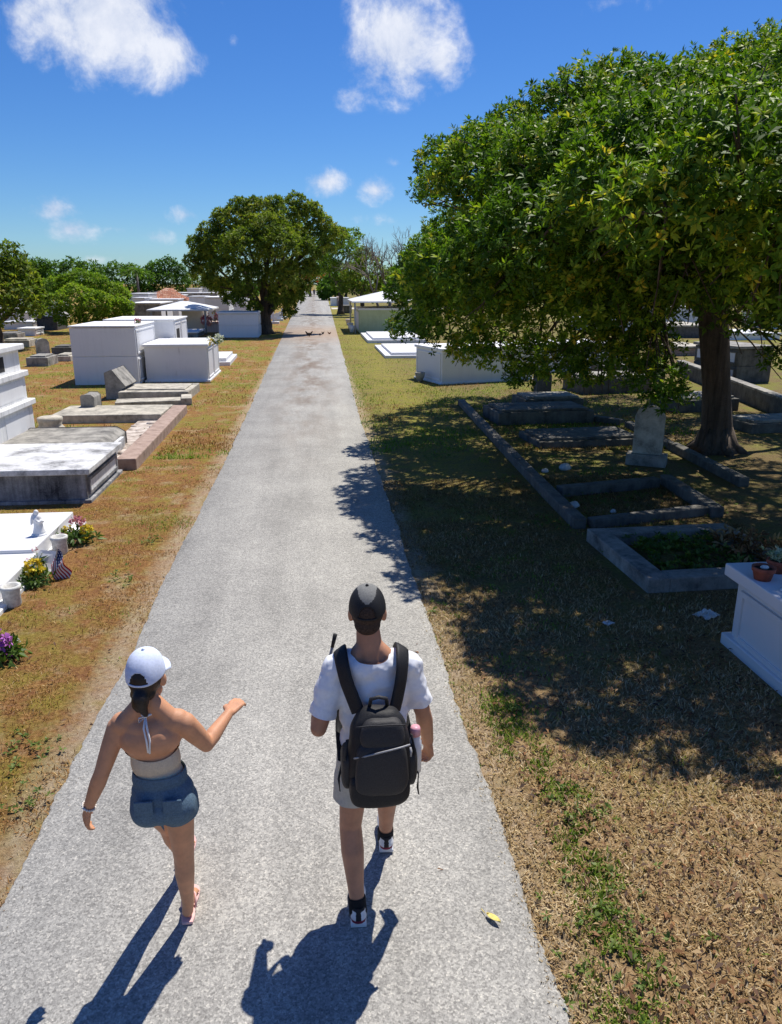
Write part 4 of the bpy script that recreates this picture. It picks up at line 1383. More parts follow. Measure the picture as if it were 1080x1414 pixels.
for (x, y, z, r) in ((3.0, 6.6, 3.7, .6), (3.5, 6.4, 4.0, .7), (4.4, 6.0, 3.9, .8), (5.3, 5.7, 3.9, .85), (6.3, 5.6, 4.0, .9), (7.4, 5.8, 4.1, .9), (8.6, 6.2, 4.1, 1.0), (3.0, 7.6, 3.9, .7), (3.3, 7.9, 4.2, .8), (3.9, 7.8, 3.5, .8), (4.8, 7.5, 3.5, .8), (5.8, 7.2, 3.6, .8), (4.2, 6.4, 3.4, .7), (7, 15.6, 3.6, 1), (8.6, 16.4, 3.8, 1.1), (5.4, 16, 3.3, .9), (7.2, 19.4, 3.6, 1.1), (9.2, 21.4, 4, 1.2), (4.0, 7.2, 4.2, .8), (5.2, 6.9, 4.3, .9), (6.4, 6.8, 4.4, .9), (7.6, 7, 4.4, .9),
                     (2.6, 9.0, 3.6, .8), (2.3, 10.4, 3.3, .8), (2.0, 11.8, 3.2, .75), (2.0, 13.2, 3.2, .7), (3.6, 8.4, 4.4, .8), (4.8, 8.0, 4.4, .9), (6.0, 8.0, 4.6, .9), (7.2, 8.0, 4.7, 1.0), (8.6, 8.2, 4.7, 1.1), (3.0, 10.2, 4.4, .9), (2.8, 12.0, 4.7, .9), (4.4, 10.2, 5.0, 1.0),
                     (3.6, 9.4, 3.2, .8), (5.0, 8.6, 3.2, .8), (6.5, 8.2, 3.2, .8), (4.4, 10.4, 3.0, .8), (5.9, 10, 3.0, .8), (3.4, 11.8, 3.0, .8), (4.8, 12.0, 3.1, .9), (3.0, 14.2, 3.0, .9), (4.4, 14.6, 3.2, .9), (6.2, 12.5, 3.6, .9), (5.6, 14.5, 3.6, 1.0), (3.0, 16, 3.2, .9), (4.5, 16.8, 3.4, 1.0), (6, 17, 3.6, 1.0),
                     (3.2, 17.8, 3.4, .9), (3.4, 19.4, 3.6, .9), (4.8, 18.8, 3.8, 1.1), (6.6, 18.6, 4.0, 1.2), (8.4, 18.4, 4.2, 1.2), (10.2, 17.6, 4.2, 1.2), (4.4, 20.6, 3.9, 1.0), (6.0, 20.6, 4.2, 1.2), (8.0, 20.4, 4.4, 1.2), (10, 19.8, 4.4, 1.2), (11.6, 18.2, 4.4, 1.2), (5.4, 22.0, 4.2, 1.0), (7.4, 22.2, 4.4, 1.1), (12, 15.8, 4.4, 1.2), (12.4, 13.2, 4.4, 1.2), (12, 10.6, 4.4, 1.2), (10.8, 8.6, 4.4, 1.2)):
    if y < 9.6:
        y, x = y + .18, x + .06
    bl.append((np.array((x, y, z)) - np.array(BT), r * (1.14 if y < 9.9 else (1.28 if y > 17 else 1.05)), .8))
for (c, r, fl) in dome_blobs(46, 5.6, 6.2, 3.3, 2.9, (.8, 1.15), -.05, .8, 4, .8):
    bl.append((c, r, fl))
t = thing('broad_tree', 'broad spreading tree with glossy yellow green leaves shading the right side', 'tree', BT)
mb = MB()
FK = AT(985, 432, 13.75) - BT
tp = [Vector((.0, 0, -.05)), Vector((.0, 0, .12)), Vector((-.01, 0, .5)), FK * .5 + Vector((.05, 0, 0)), FK, FK + Vector((-.1, .1, .7)), FK + Vector((.0, 0, 1.6))]
mb.tube(tp, [.50, .36, .28, .25, .27, .22, .15], 16)
for k in range(7):
    a = k * .9 + .3
    mb.tube([Vector((math.cos(a) * .16, math.sin(a) * .16, .42)), Vector((math.cos(a) * .33, math.sin(a) * .33, .10)), Vector((math.cos(a) * .62, math.sin(a) * .62, -.05))], [.14, .11, .05], 9)
# main limbs: a strong fork to the right, long level limbs to the left
main = [((1.9, -.4, 4.0), .19), ((-1.6, -.6, 4.0), .17), ((-3.2, .4, 3.4), .16), ((-2.6, -2.2, 3.5), .15), ((.4, -2.8, 4.1), .15), ((2.8, 2.0, 4.2), .15), ((-1.0, 2.6, 4.4), .15), ((3.4, -2.2, 3.6), .14), ((.2, .4, 5.6), .16), ((-4.2, 1.8, 2.9), .12)]
limbs = []
for (e, r0) in main:
    st_ = FK + Vector((0, 0, random.uniform(-.15, .4)))
    lp = limb_pts(st_, e, 6, .05, .05)
    limbs.append(lp)
    mb.tube(lp, [r0 * (1 - .55 * j / 6) for j in range(7)], 9)
allp = [(q_, i, j) for i, lp in enumerate(limbs) for j, q_ in enumerate(lp) if j > 1]
TW = []
for (c, r, fl) in bl:
    cv = Vector(c)
    q_ = min(allp, key=lambda a: (a[0] - cv).length + .25 * abs(a[0].length - cv.length * .6))
    lp = limb_pts(q_[0], cv, 5, .04, .07)
    mb.tube(lp, [.055, .045, .036, .028, .02, .012], 6)
    for _ in range(6):
        d = Vector(rng.normal(size=3)).normalized() * r * random.uniform(.75, 1.05)
        a = lp[random.choice((3, 4, 5))]
        mb.tube([a, a.lerp(cv + d, .5) + Vector((0, 0, .05)), cv + d], [.016, .011, .006], 4)
mb.build('trunk', M['bark'], t)
bl = [(c, r * .92, .72) for (c, r, fl) in bl]
crown_leaves(bl, 900, .090, 10, M['leaf_big'], t, (0, 0, 2.6), .75, .36, (.25, 1.2))

# round tree left of the lane
b0 = G(367, 461)
bl2 = []
for (u, v, dy, r) in ((300, 340, 0, 1.5), (285, 365, .5, 1.0), (325, 310, 0, 1.4), (360, 298, 0, 1.3), (395, 300, 0, 1.3), (425, 300, .5, 1.1), (435, 320, .5, .9), (340, 345, -2, 1.7), (385, 340, -2.2, 1.6), (415, 345, -1, 1.3),
                      (310, 375, -1, 1.3), (345, 385, -2, 1.3), (390, 385, -1.8, 1.4), (420, 375, -.5, 1.0), (335, 410, -1, .8), (385, 412, -1.2, .9), (405, 405, -.8, .9), (300, 395, 0, .7), (275, 352, .8, .6), (370, 320, -1.5, 1.5), (400, 425, -.6, .5), (318, 400, 1.5, .9), (350, 330, 2.5, 1.8), (400, 330, 2.5, 1.7), (310, 350, 3, 1.5), (375, 370, 3, 1.7)):
    bl2.append((np.array(AT(u, v, b0.y + dy) - b0), r, .85))
for k_ in range(len(bl2)):
    bl2[k_] = (bl2[k_][0], bl2[k_][1] * .86, .8)
for (u, v, dy, r) in ((272, 335, 0, .55), (288, 318, 0, .6), (305, 300, 0, .55), (330, 285, 0, .6), (352, 283, 0, .5), (378, 281, 0, .55), (408, 279, 0, .6), (432, 290, 0, .55), (447, 306, 0, .45), (442, 330, 0, .5), (265, 360, 0, .45), (270, 378, 0, .4), (290, 388, -.5, .5), (435, 352, -.5, .5), (428, 372, -.5, .55), (418, 395, -.6, .5), (395, 432, -.6, .4), (455, 318, .5, .5), (464, 332, .8, .5), (452, 345, .3, .5), (470, 322, 1.5, .4), (352, 425, -1, .45), (318, 415, -.5, .4)):
    bl2.append((np.array(AT(u, v, b0.y + dy) - b0), r, .8))
tree('round_tree', 'large round olive green tree overhanging the left side of the lane', b0, 9, bl2, .42, AT(366, 415, b0.y) - b0, 420, .19, 8, 'leaf_mid', 'bark', nlimb=22, wr=.4)

# trees further along the lane on the right
def px_tree(name, label, ub, vb, Y, clumps, leaf, L=.3, per=90, tr=.25, nl=7, bark='bark', vf=None, group=None, wr=.45, nlimb=8, cat='tree'):
    b_ = AT(ub, vb, Y)
    b_.z = 0
    blobs = [(np.array(AT(u, v, Y + dy) - b_), r * Y / 1000., .85) for (u, v, dy, r) in clumps]
    fk = AT(ub, vf or (vb - 10), Y) - b_
    fk.z = max(fk.z, .8)
    return tree(name, label, b_, 5, blobs, tr, fk, per * 2, L * .82, nl, leaf, bark, cat, group, nlimb, wr)


FG = 'trees beyond the graves'
px_tree('leafy_tree', 'upright green tree beside the lane just right of the round tree', 470, 410, 82, ((470, 335, 0, 17), (485, 330, 1, 15), (455, 340, 1, 14), (465, 355, -1, 18), (485, 352, -1, 16), (475, 375, -1, 17), (455, 372, 0, 13), (492, 372, 0, 14), (465, 322, 0, 9), (445, 358, 2, 12), (470, 392, -1, 12)), 'leaf_light', .34, 60, .3, group=FG)
px_tree('leafy_tree', 'dark green tree in front of the bare tree, right of the lane', 500, 412, 76, ((490, 380, 0, 17), (510, 365, 0, 15), (505, 392, -1, 17), (525, 385, 0, 17), (480, 398, 0, 11), (538, 398, -1, 13), (520, 405, -1, 12), (500, 352, 1, 11), (548, 380, 1, 14)), 'leaf_mid', .34, 60, .25, group=FG)
px_tree('flame_tree', 'distant low tree with orange red blossom above the end of the lane', 428, 400, 190, ((420, 384, 0, 10), (434, 380, 0, 10), (446, 384, 0, 10), (428, 372, 2, 8)), 'leaf_light', .7, 9, .3, group=FG)
bfl = AT(430, 383, 187.)
cen = np.array(bfl) + rng.normal(0, 1, (60, 3)) * np.array([1.8, .5, .45])
t_ = [o for o in COL.objects if o.name == 'flame_tree'][0]
v, q, rr = rosettes(cen, rng.normal(size=(60, 3)) * .5 + np.array([0, -.5, 1]), 6, .5, rng.random(60), (.3, 1), .6)
attach(np_mesh('blossom', v, q, M['leaf_red'], rr), t_)
px_tree('leafy_tree', 'dark tree closing the far end of the lane behind the walking figure', 440, 400, 230, ((432, 370, 0, 14), (450, 368, 0, 14), (415, 378, 0, 12), (462, 376, 0, 13), (440, 385, -2, 12), (455, 388, -2, 10), (408, 392, 0, 10)), 'leaf_dark', .9, 8, .4, group=FG)
px_tree('hedge_bush', 'rounded bush at the left lane edge beyond the round tree', 398, 421, 78, ((402, 405, 0, 13), (414, 402, 0, 12), (398, 413, -1, 10), (410, 394, 0, 9), (412, 411, 0, 7)), 'leaf_mid', .3, 60, .1, cat='bush', group=FG)
# bare tree
bb = AT(540, 405, 70.); bb.z = 0
t = thing('bare_tree', 'leafless greyish purple tree with a fan of fine twigs right of the lane', 'tree', bb)
mb = MB()


def grow(p_, d, L, r, dep):
    q_ = p_ + d * L
    mid = p_.lerp(q_, .5) + Vector(rng.normal(0, .05 * L, 3))
    mb.tube([p_, mid, q_], [r, r * .85, r * .7], 5 if dep < 3 else 3)
    if dep >= 6:
        return
    for _ in range(3 if dep < 4 else 2):
        nd = (d + Vector(rng.normal(0, .42, 3)) + Vector((0, 0, .12))).normalized()
        grow(q_, nd, L * random.uniform(.66, .85), r * .62, dep + 1)


grow(Vector((0, 0, 0)), Vector((0, 0, 1)), 2.1, .19, 0)
grow(Vector((.9, .3, 0)), Vector((.25, 0, 1)).normalized(), 2.3, .15, 1)
grow(Vector((-1.0, .3, 0)), Vector((-.2, 0, 1)).normalized(), 2.1, .14, 1)
mb.build('trunk', M['bark_pale'], t)

# left side trees
px_tree('leafy_tree', 'yellowish green tree cut by the left edge of the view', -5, 452, 40, ((0, 365, 0, 30), (-30, 370, 0, 30), (22, 385, 0, 24), (-10, 400, -1, 30), (20, 415, -1, 24), (40, 405, 0, 18), (-35, 420, 0, 28), (8, 432, -1, 18), (-60, 390, 0, 30), (45, 425, 1, 14), (-25, 440, -1, 16)), 'leaf_mid', .26, 150, .25, group=FG)
px_tree('spiky_tree', 'pointed dark green tree between the left edge tree and the bright bush', 58, 445, 56, ((50, 372, 0, 11), (60, 380, 0, 12), (45, 388, 0, 14), (62, 395, 0, 14), (50, 408, -1, 14), (66, 412, 0, 13), (50, 425, 0, 13), (42, 365, 0, 6), (51, 362, 0, 5), (63, 366, 0, 6)), 'leaf_dark', .28, 150, .2, group=FG, wr=.3)
px_tree('bright_bush', 'bright yellow green rounded bush left of the white vaults', 118, 446, 54, ((85, 400, 0, 18), (110, 392, 0, 19), (135, 400, 0, 18), (160, 408, 0, 16), (75, 420, -1, 17), (105, 415, -2, 20), (135, 422, -2, 19), (165, 425, -1, 15), (120, 438, -1, 14), (90, 436, -1, 13), (150, 438, -1, 13), (172, 432, 0, 10), (70, 400, 1, 14)), 'leaf_light', .24, 190, .15, nl=8, cat='bush')
px_tree('wide_tree', 'wide dark tree with flat layered crown behind the bright bush', 90, 420, 105, ((75, 378, 0, 16), (100, 374, 0, 16), (125, 378, 0, 16), (60, 386, 0, 14), (110, 390, -1, 16), (85, 395, -1, 15), (135, 392, 0, 13)), 'leaf_dark', .45, 40, .3, group=FG)
px_tree('wide_tree', 'dark tree behind the obelisk, left of the palm', 165, 420, 115, ((140, 382, 0, 13), (160, 376, 0, 14), (180, 380, 0, 14), (198, 386, 0, 13), (155, 396, -1, 14), (180, 398, -1, 14), (200, 402, 0, 12), (165, 408, -1, 11), (190, 410, -1, 9), (145, 408, 0, 10)), 'leaf_dark', .45, 36, .3, group=FG)
px_tree('dense_tree', 'dense round dark green tree standing behind the red tiled roof', 228, 418, 118, ((215, 375, 0, 13), (232, 368, 0, 13), (245, 376, 0, 12), (210, 388, 0, 13), (230, 386, -1, 14), (250, 390, 0, 11), (222, 400, -1, 12), (242, 402, -1, 11), (208, 402, 0, 10)), 'leaf_dark', .42, 44, .3, group=FG)
px_tree('leafy_tree', 'green tree between the dense round tree and the large tree by the lane', 272, 418, 125, ((265, 388, 0, 11), (280, 384, 0, 12), (270, 400, -1, 12), (290, 398, 0, 13), (305, 396, 0, 12), (285, 410, -1, 10), (262, 408, 0, 8)), 'leaf_mid', .42, 40, .3, group=FG)
# more trees closing the horizon on both sides, each with its own crown
def horizon_tree(label, u, Y, vt, wpx, leaf, k):
    r2 = random.Random(k)
    cl = []
    for i in range(9):
        a = r2.uniform(-1, 1)
        top = vt + (400 - vt) * (abs(a) ** 2 * .6) + r2.uniform(6, 14)
        cl.append((u + a * wpx * .42, top + r2.uniform(0, 1) * (404 - top) * .8, r2.uniform(-2, 2), wpx * r2.uniform(.16, .24)))
    px_tree('horizon_tree', label, u, 405, Y, cl, leaf, .006 * Y * .75, 30, .3, group=FG, nlimb=6)


horizon_tree('low distant tree seen above the flat vaults left of the round tree', 318, 150, 384, 60, 'leaf_dark', 3)
horizon_tree('distant tree filling the gap below the bare twigs, right of the lane', 560, 110, 362, 80, 'leaf_mid', 4)
horizon_tree('distant green tree far behind the trunk of the big tree', 900, 110, 368, 120, 'leaf_dark', 5)
horizon_tree('distant green tree at the far right beyond the big tree', 1060, 100, 362, 130, 'leaf_mid', 6)
horizon_tree('distant green tree screened by the leaves of the big tree', 740, 120, 366, 120, 'leaf_dark', 7)
horizon_tree('distant dark tree far beyond the granite tomb at the left', 20, 130, 378, 110, 'leaf_dark', 8)
horizon_tree('distant tree at the end of the right hand verge', 478, 150, 376, 60, 'leaf_dark', 9)
# palm
pb = AT(190, 398, 110.); ph = AT(190, 374, 110.).z
pb.z = 0
t = thing('palm_tree', 'palm with drooping fronds peeking above the dark trees behind the obelisk', 'palm', pb)
MB().tube([(0, 0, 0), (.1, 0, ph * .5), (0, 0, ph)], [.22, .17, .13], 8).build('trunk', M['bark_pale'], t)
n = 260
th = np.repeat(rng.uniform(0, 2 * np.pi, 20), 13)
s_ = np.tile(np.linspace(.1, 1, 13), 20)
cen = np.stack([np.cos(th) * s_ * 2.0, np.sin(th) * s_ * 2.0, ph + .9 * s_ - 1.3 * s_ ** 2.], 1)
d = unit(np.stack([np.cos(th), np.sin(th), .4 - 1.6 * s_], 1) + rng.normal(0, .5, (n, 3)))
v, q = leaf_quads(cen, d, unit(np.cross(d, rng.normal(size=(n, 3)))), np.full(n, .9), np.full(n, .16))
np_mesh('crown', v, q, M['leaf_dark'], rng.random(n), t)

# ------------------------------------------------------------------ people
V3 = Vector


def hand(wr, d, n, th, s=1.0, curl=(.35, .5, .4), thumb_in=.5, spread=.12):
    d, n, th = V3(d).normalized(), V3(n), V3(th)
    n = (n - d * n.dot(d)).normalized()
    th = (th - d * th.dot(d) - n * th.dot(n)).normalized()
    out = []
    wr = V3(wr)
    for off, ln in ((.030, .070), (.010, .080), (-.010, .074), (-.029, .058)):
        k = wr + d * (.088 - abs(off - .008) * .25) * s + th * off * s
        out.append(('c', wr + d * .012 * s + th * off * .55 * s, .0155 * s, k, .0135 * s))
        a = 0
        p_ = k
        for fr, c_, r0, r1 in zip((.46, .30, .24), curl, (.0108, .0100, .0092), (.0100, .0092, .0078)):
            a += c_ * (1 + (.01 - off) * 5)
            v_ = (d * math.cos(a) + n * math.sin(a) + th * off * spread * 8).normalized()
            q_ = p_ + v_ * ln * fr * s
            out.append(('c', p_, r0 * s, q_, r1 * s))
            p_ = q_
    # thumb from the side of the palm near its base
    b_ = wr + d * .026 * s + th * .026 * s
    k = b_ + (d * .62 + th * .62 + n * .35).normalized() * .040 * s
    e = k + (d * .85 + th * .18 + n * thumb_in).normalized() * .030 * s
    e2 = e + (d * .9 - th * .1 + n * thumb_in * 1.3).normalized() * .024 * s
    out += [('c', b_, .0165 * s, k, .0130 * s), ('c', k, .0118 * s, e, .0108 * s), ('c', e, .0105 * s, e2, .0082 * s)]
    return out


def arm(sh, el, wr, r=(.052, .043, .040, .027)):
    sh, el, wr = V3(sh), V3(el), V3(wr)
    m1 = sh.lerp(el, .45)
    m2 = el.lerp(wr, .28)
    return [('c', sh, r[0], m1, r[0] * .93), ('c', m1, r[0] * .93, el, r[1] * .92), ('c', el, r[1] * .92, m2, r[2] * 1.02), ('c', m2, r[2] * 1.02, wr, r[3])]


def leg(hip, kn, an, r=(.085, .055, .056, .036), back=(0, -1, 0)):
    hip, kn, an = V3(hip), V3(kn), V3(an)
    bk = V3(back)
    m1 = hip.lerp(kn, .5)
    m2 = kn.lerp(an, .30) + bk * .012
    m3 = kn.lerp(an, .72) + bk * .004
    return [('c', hip, r[0], m1, r[0] * .84), ('c', m1, r[0] * .84, kn, r[1]), ('c', kn, r[1], m2, r[2]), ('c', m2, r[2], m3, r[2] * .74), ('c', m3, r[2] * .74, an, r[3])]


def head(c, yaw=0.0, s=1.0, nk=None):
    c = V3(c)
    Rz = Matrix.Rotation(yaw, 3, 'Z')

    def L(x, y, z):
        return c + Rz @ V3((x, y, z)) * s
    pr = [('e', L(0, -.004, .020), (.076 * s, .095 * s, .092 * s), Rz), ('e', L(0, .030, -.035), (.058 * s, .060 * s, .075 * s), Rz),
          ('c', L(0, .062, -.090), .024 * s, L(0, .050, -.070), .036 * s), ('c', L(-.035, .02, -.075), .028 * s, L(.035, .02, -.075), .028 * s),
          ('c', L(0, .092, .012), .009 * s, L(0, .110, -.028), .014 * s), ('c', L(-.012, .098, -.032), .009 * s, L(.012, .098, -.032), .009 * s),
          ('c', L(-.022, .085, -.062), .009 * s, L(.022, .085, -.062), .009 * s), ('c', L(-.045, .082, .026), .011 * s, L(.045, .082, .026), .011 * s)]
    for sx_ in (-1, 1):
        pr.append(('e', L(sx_ * .080, -.005, -.012), (.010 * s, .021 * s, .033 * s), Matrix.Rotation(yaw + sx_ * -.45, 3, 'Z')))
        pr.append(('e', L(sx_ * .076, .004, -.030), (.012 * s, .014 * s, .016 * s), Rz))
    return pr, L


def ball_cap(parent, L, yaw, s, back_mat, front_mat, brim_mat, name='cap', split=None, hole=True):
    """crown of a baseball cap with brim, opening at the back"""
    mb = MB()
    n, m_ = 96, 40
    rows = []
    for i in range(m_ + 1):
        ph = (math.pi / 2) * i / m_
        row = []
        for k in range(n):
            a = 2 * math.pi * k / n
            rr = math.cos(ph) ** .82
            lump = 1 + .012 * math.cos(6 * a) * math.cos(ph)
            x, y = .0865 * rr * math.cos(a) * lump, (.105 * rr * math.sin(a)) * lump - .002
            z = .020 + .115 * math.sin(ph) - .018 * math.cos(ph) * (1 if math.sin(a) < 0 else -.2) * abs(math.sin(a))
            row.append(len(mb.v))
            mb.v.append(tuple(L(x, y, z)))
        rows.append(row)
    for i in range(m_):
        for k in range(n):
            a = 2 * math.pi * (k + .5) / n
            if hole and i < 14 and abs(((a - 1.5 * math.pi + math.pi) % (2 * math.pi)) - math.pi) < .50 * math.sqrt(max(0, 1 - ((i - 1) / 13.2) ** 2)):
                if i > 1:
                    continue
            mb.f.append((rows[i][k], rows[i][(k + 1) % n], rows[i + 1][(k + 1) % n], rows[i + 1][k]))
            mi = 0
            if split:
                mi = split(a, i / m_)
            mb.mi.append(mi)
            mb.sm.append(True)
    o = mb.build(name, [back_mat, front_mat], None)
    so_ = o.modifiers.new('t', 'SOLIDIFY')
    so_.thickness = .004
    attach(o, parent)
    mb = MB()
    # brim: curved plate
    nr, nc = 7, 15
    for i in range(nr):
        for j in range(nc):
            t_ = (j / (nc - 1) - .5) * 2
            a = math.pi / 2 - t_ * 1.15
            r0 = V3((.084 * math.cos(a), .103 * math.sin(a), .026))
            ext = .072 * (1 - .30 * t_ * t_) * i / (nr - 1)
            mb.v.append(tuple(L(r0.x * (1 + .12 * i / (nr - 1)), r0.y + ext, r0.z - .016 * t_ * t_ - .012 * i / (nr - 1))))
    for i in range(nr - 1):
        for j in range(nc - 1):
            mb.f.append((i * nc + j, i * nc + j + 1, (i + 1) * nc + j + 1, (i + 1) * nc + j))
            mb.mi.append(0)
            mb.sm.append(True)
    b_ = mb.build('brim', brim_mat, o)
    b_.modifiers.new('t', 'SOLIDIFY').thickness = .005
    bt = MB().sphere(L(0, -.002, .136), .008 * s, 10, 6).build('button', back_mat, o)
    return o


def eyes(parent, L):
    for sx_ in (-1, 1):
        attach(MB().sphere(L(sx_ * .031, .082, .004), .0125, 12, 8).build('eye', M['eye']), parent)


def panel_split(a, t_):
    d = abs(((a - 1.5 * math.pi + math.pi) % (2 * math.pi)) - math.pi)
    return 1 if (d > 1.8 or t_ > .40 + .28 * min(1, d / 1.1)) else 0


# ---- man with the backpack
mg = thing('person', 'man in white t-shirt, khaki shorts and black cap, walking away up the lane', 'person', (.22, 3.25, .03))
hp, HL = head((.208, 3.275, 1.622), R(-4))
MH = [('e', (.235, 3.22, .95), (.155, .11, .13)), ('e', (.230, 3.225, 1.08), (.142, .095, .14)), ('e', (.222, 3.235, 1.25), (.165, .108, .19)),
      ('c', (.085, 3.235, 1.375), .062, (.36, 3.235, 1.375), .062), ('e', (.222, 3.22, 1.355), (.12, .066, .07)),
      ('c', (.218, 3.235, 1.40), .066, (.21, 3.262, 1.53), .057), ('c', (.15, 3.235, 1.40), .05, (.21, 3.25, 1.48), .045), ('c', (.29, 3.235, 1.40), .05, (.215, 3.25, 1.48), .045)]
Lsh, Lel, Lwr = V3((.052, 3.23, 1.362)), V3((-.035, 3.165, 1.085)), V3((-.01, 3.385, 1.16))
Rsh, Rel, Rwr = V3((.395, 3.235, 1.362)), V3((.475, 3.255, 1.085)), V3((.520, 3.37, .85))
body = hp + MH + arm(Lsh, Lel, Lwr, (.052, .043, .042, .029)) + arm(Rsh, Rel, Rwr, (.052, .043, .042, .029))
body += hand(Lwr, (.15, .9, .35), (.75, -.1, .3), (-.3, -.2, .9), 1.0, (.9, 1.1, .8), .9)
body += hand(Rwr, (.10, .32, -.95), (-.85, -.3, -.1), (-.2, .9, .25), 1.05, (.45, .75, .6), .6)
Lhip, Lkn, Lan = V3((.145, 3.225, .90)), V3((.108, 3.20, .50)), V3((.132, 3.085, .115))
Rhip, Rkn, Ran = V3((.325, 3.235, .90)), V3((.322, 3.50, .535)), V3((.318, 3.575, .125))
body += leg(Lhip, Lkn, Lan, (.083, .056, .058, .036)) + leg(Rhip, Rkn, Ran, (.083, .056, .058, .036))
body += [('c', Lan, .034, (.134, 3.13, .07), .034), ('c', (.134, 3.05, .07), .03, (.134, 3.22, .055), .03), ('c', Ran, .034, (.318, 3.62, .09), .032), ('c', (.318, 3.545, .08), .03, (.318, 3.72, .075), .03)]
attach(organic('body', body, M['skin_m'], None, .0058, 5), mg)
eyes(mg, HL)
# hair: short back and sides
hr = [('e', HL(0, -.006, .018), (.0795, .0985, .095), Matrix.Rotation(R(-4), 3, 'Z')), ('e', HL(0, -.045, -.040), (.062, .052, .052))]
attach(organic('hair', hr, M['hair_short'], None, .006, 3, [(HL(0, .055, 0), (0, 1, 0), lambda c: c.z > 0), (HL(0, -.01, -.068), (0, .35, -1), lambda c: True)]), mg)
ball_cap(mg, HL, 0, 1, M['black_fab'], M['grey_fab'], M['black_fab'], split=panel_split)
# t-shirt
tee = [('e', (.235, 3.222, .98), (.172, .125, .15)), ('e', (.230, 3.225, 1.10), (.163, .115, .16)), ('e', (.222, 3.235, 1.25), (.183, .123, .20)),
       ('c', (.08, 3.235, 1.370), .074, (.362, 3.235, 1.370), .074), ('e', (.222, 3.215, 1.365), (.15, .092, .085)), ('c', (.215, 3.238, 1.40), .078, (.213, 3.246, 1.435), .070),
       ('c', (.15, 3.235, 1.385), .062, (.205, 3.242, 1.435), .058), ('c', (.285, 3.235, 1.385), .062, (.22, 3.242, 1.435), .058)]
Ls, Rs = Lsh.lerp(Lel, .80), Rsh.lerp(Rel, .78)
tee += [('c', Lsh, .068, Lsh.lerp(Lel, .5), .065), ('c', Lsh.lerp(Lel, .5), .065, Ls, .067), ('c', Rsh, .068, Rsh.lerp(Rel, .5), .065), ('c', Rsh.lerp(Rel, .5), .065, Rs, .067)]
dl, dr_ = (Lel - Lsh).normalized(), (Rel - Rsh).normalized()
o = organic('t_shirt', tee, M['tee'], None, .008, 8, [((0, 0, .86), (0, 0, -1), lambda c: .06 < c.x < .41),
                                                  (Lsh.lerp(Lel, .78), dl, lambda c: c.x < .045 and c.z < 1.3), (Rsh.lerp(Rel, .76), dr_, lambda c: c.x > .405 and c.z < 1.3),
                                                  ((.213, 3.245, 1.452), (0, -.35, 1), lambda c: c.z > 1.40)])
tx = bpy.data.textures.new('folds', 'CLOUDS')
tx.noise_scale = .085
tx.noise_depth = 1
dm = o.modifiers.new('folds', 'DISPLACE')
dm.texture = tx
dm.texture_coords = 'GLOBAL'
dm.strength = .026
dm.mid_level = .5
tx2 = bpy.data.textures.new('creases', 'CLOUDS')
tx2.noise_scale = .035
tx2.noise_depth = 2
dm2 = o.modifiers.new('creases', 'DISPLACE')
dm2.texture = tx2
dm2.texture_coords = 'GLOBAL'
dm2.strength = .009
attach(o, mg)
# shorts
sh = [('e', (.235, 3.222, .93), (.170, .122, .12)), ('c', Lhip, .098, Lhip.lerp(Lkn, .62), .098), ('c', Rhip, .098, Rhip.lerp(Rkn, .66), .094)]
kl, kr = (Lkn - Lhip).normalized(), (Rkn - Rhip).normalized()
o = organic('shorts', sh, M['khaki'], None, .009, 7, [(Lhip.lerp(Lkn, .60), kl, lambda c: c.x < .225 and c.z < .85), (Rhip.lerp(Rkn, .62), kr, lambda c: c.x >= .225 and c.z < .88)])
dm = o.modifiers.new('folds', 'DISPLACE')
dm.texture = tx
dm.texture_coords = 'GLOBAL'
dm.strength = .02
attach(o, mg)


def sneaker(heel, yaw, pitch, parent):
    """shoe with its heel at the given ground point, pointing +Y before yaw"""
    pr = [('c', (0, .035, .045), .042, (0, .10, .045), .043), ('c', (0, .03, .03), .036, (-.004, .22, .026), .043), ('c', (0, .20, .028), .043, (-.004, .245, .026), .038), ('c', (0, .04, .075), .037, (0, .085, .07), .038), ('c', (0, .10, .06), .036, (0, .18, .04), .036),
          ('b', (-.040, .040, .0, .25, -.005, .018))]

    def zone(c, nrm):
        if c.z < .024:
            return 2
        if c.y < .045 and c.z < .042:
            return 3
        if c.y < .03 and abs(c.x) < .012:
            return 1
        if c.z > .085 or (abs(c.x) < .020 and .05 < c.y < .19 and c.z > .05) or (.04 < c.y < .06 and c.z > .045):
            return 1
        return 0
    o = organic('sneaker', pr, [M['shoe_white'], M['shoe_black'], M['shoe_white'], M['shoe_red']], None, .0055, 4, [((0, 0, 0), (0, 0, -1), lambda c: True), ((0, 0, .098), (0, 0, 1), lambda c: True)], zone)
    o.location = heel
    o.rotation_euler = (pitch, 0, yaw)
    dg = bpy.context.evaluated_depsgraph_get()
    mw = Matrix.Translation(heel) @ o.rotation_euler.to_matrix().to_4x4()
    o.data.transform(mw)
    o.location = (0, 0, 0)
    o.rotation_euler = (0, 0, 0)
    attach(o, parent)
    return o


RZ = .034
sneaker(V3((.134, 3.025, RZ)), R(-2), R(0), mg)
sneaker(V3((.318, 3.525, RZ + .004)), R(-3), R(8), mg)
for an, kn in ((Lan, Lkn), (Ran, Rkn)):
    d = (kn - an).normalized()
    attach(organic('sock', [('c', an - d * .04, .046, an + d * .035, .045)], M['sock'], None, .006, 2, [(an + d * .045, d, lambda c: True)]), mg)

# ---- backpack
BP = V3((.237, 3.03, 0))
pk = thing('backpack', 'large black backpack with a curved front pocket worn by the man', 'backpack', (BP.x, BP.y, .80))


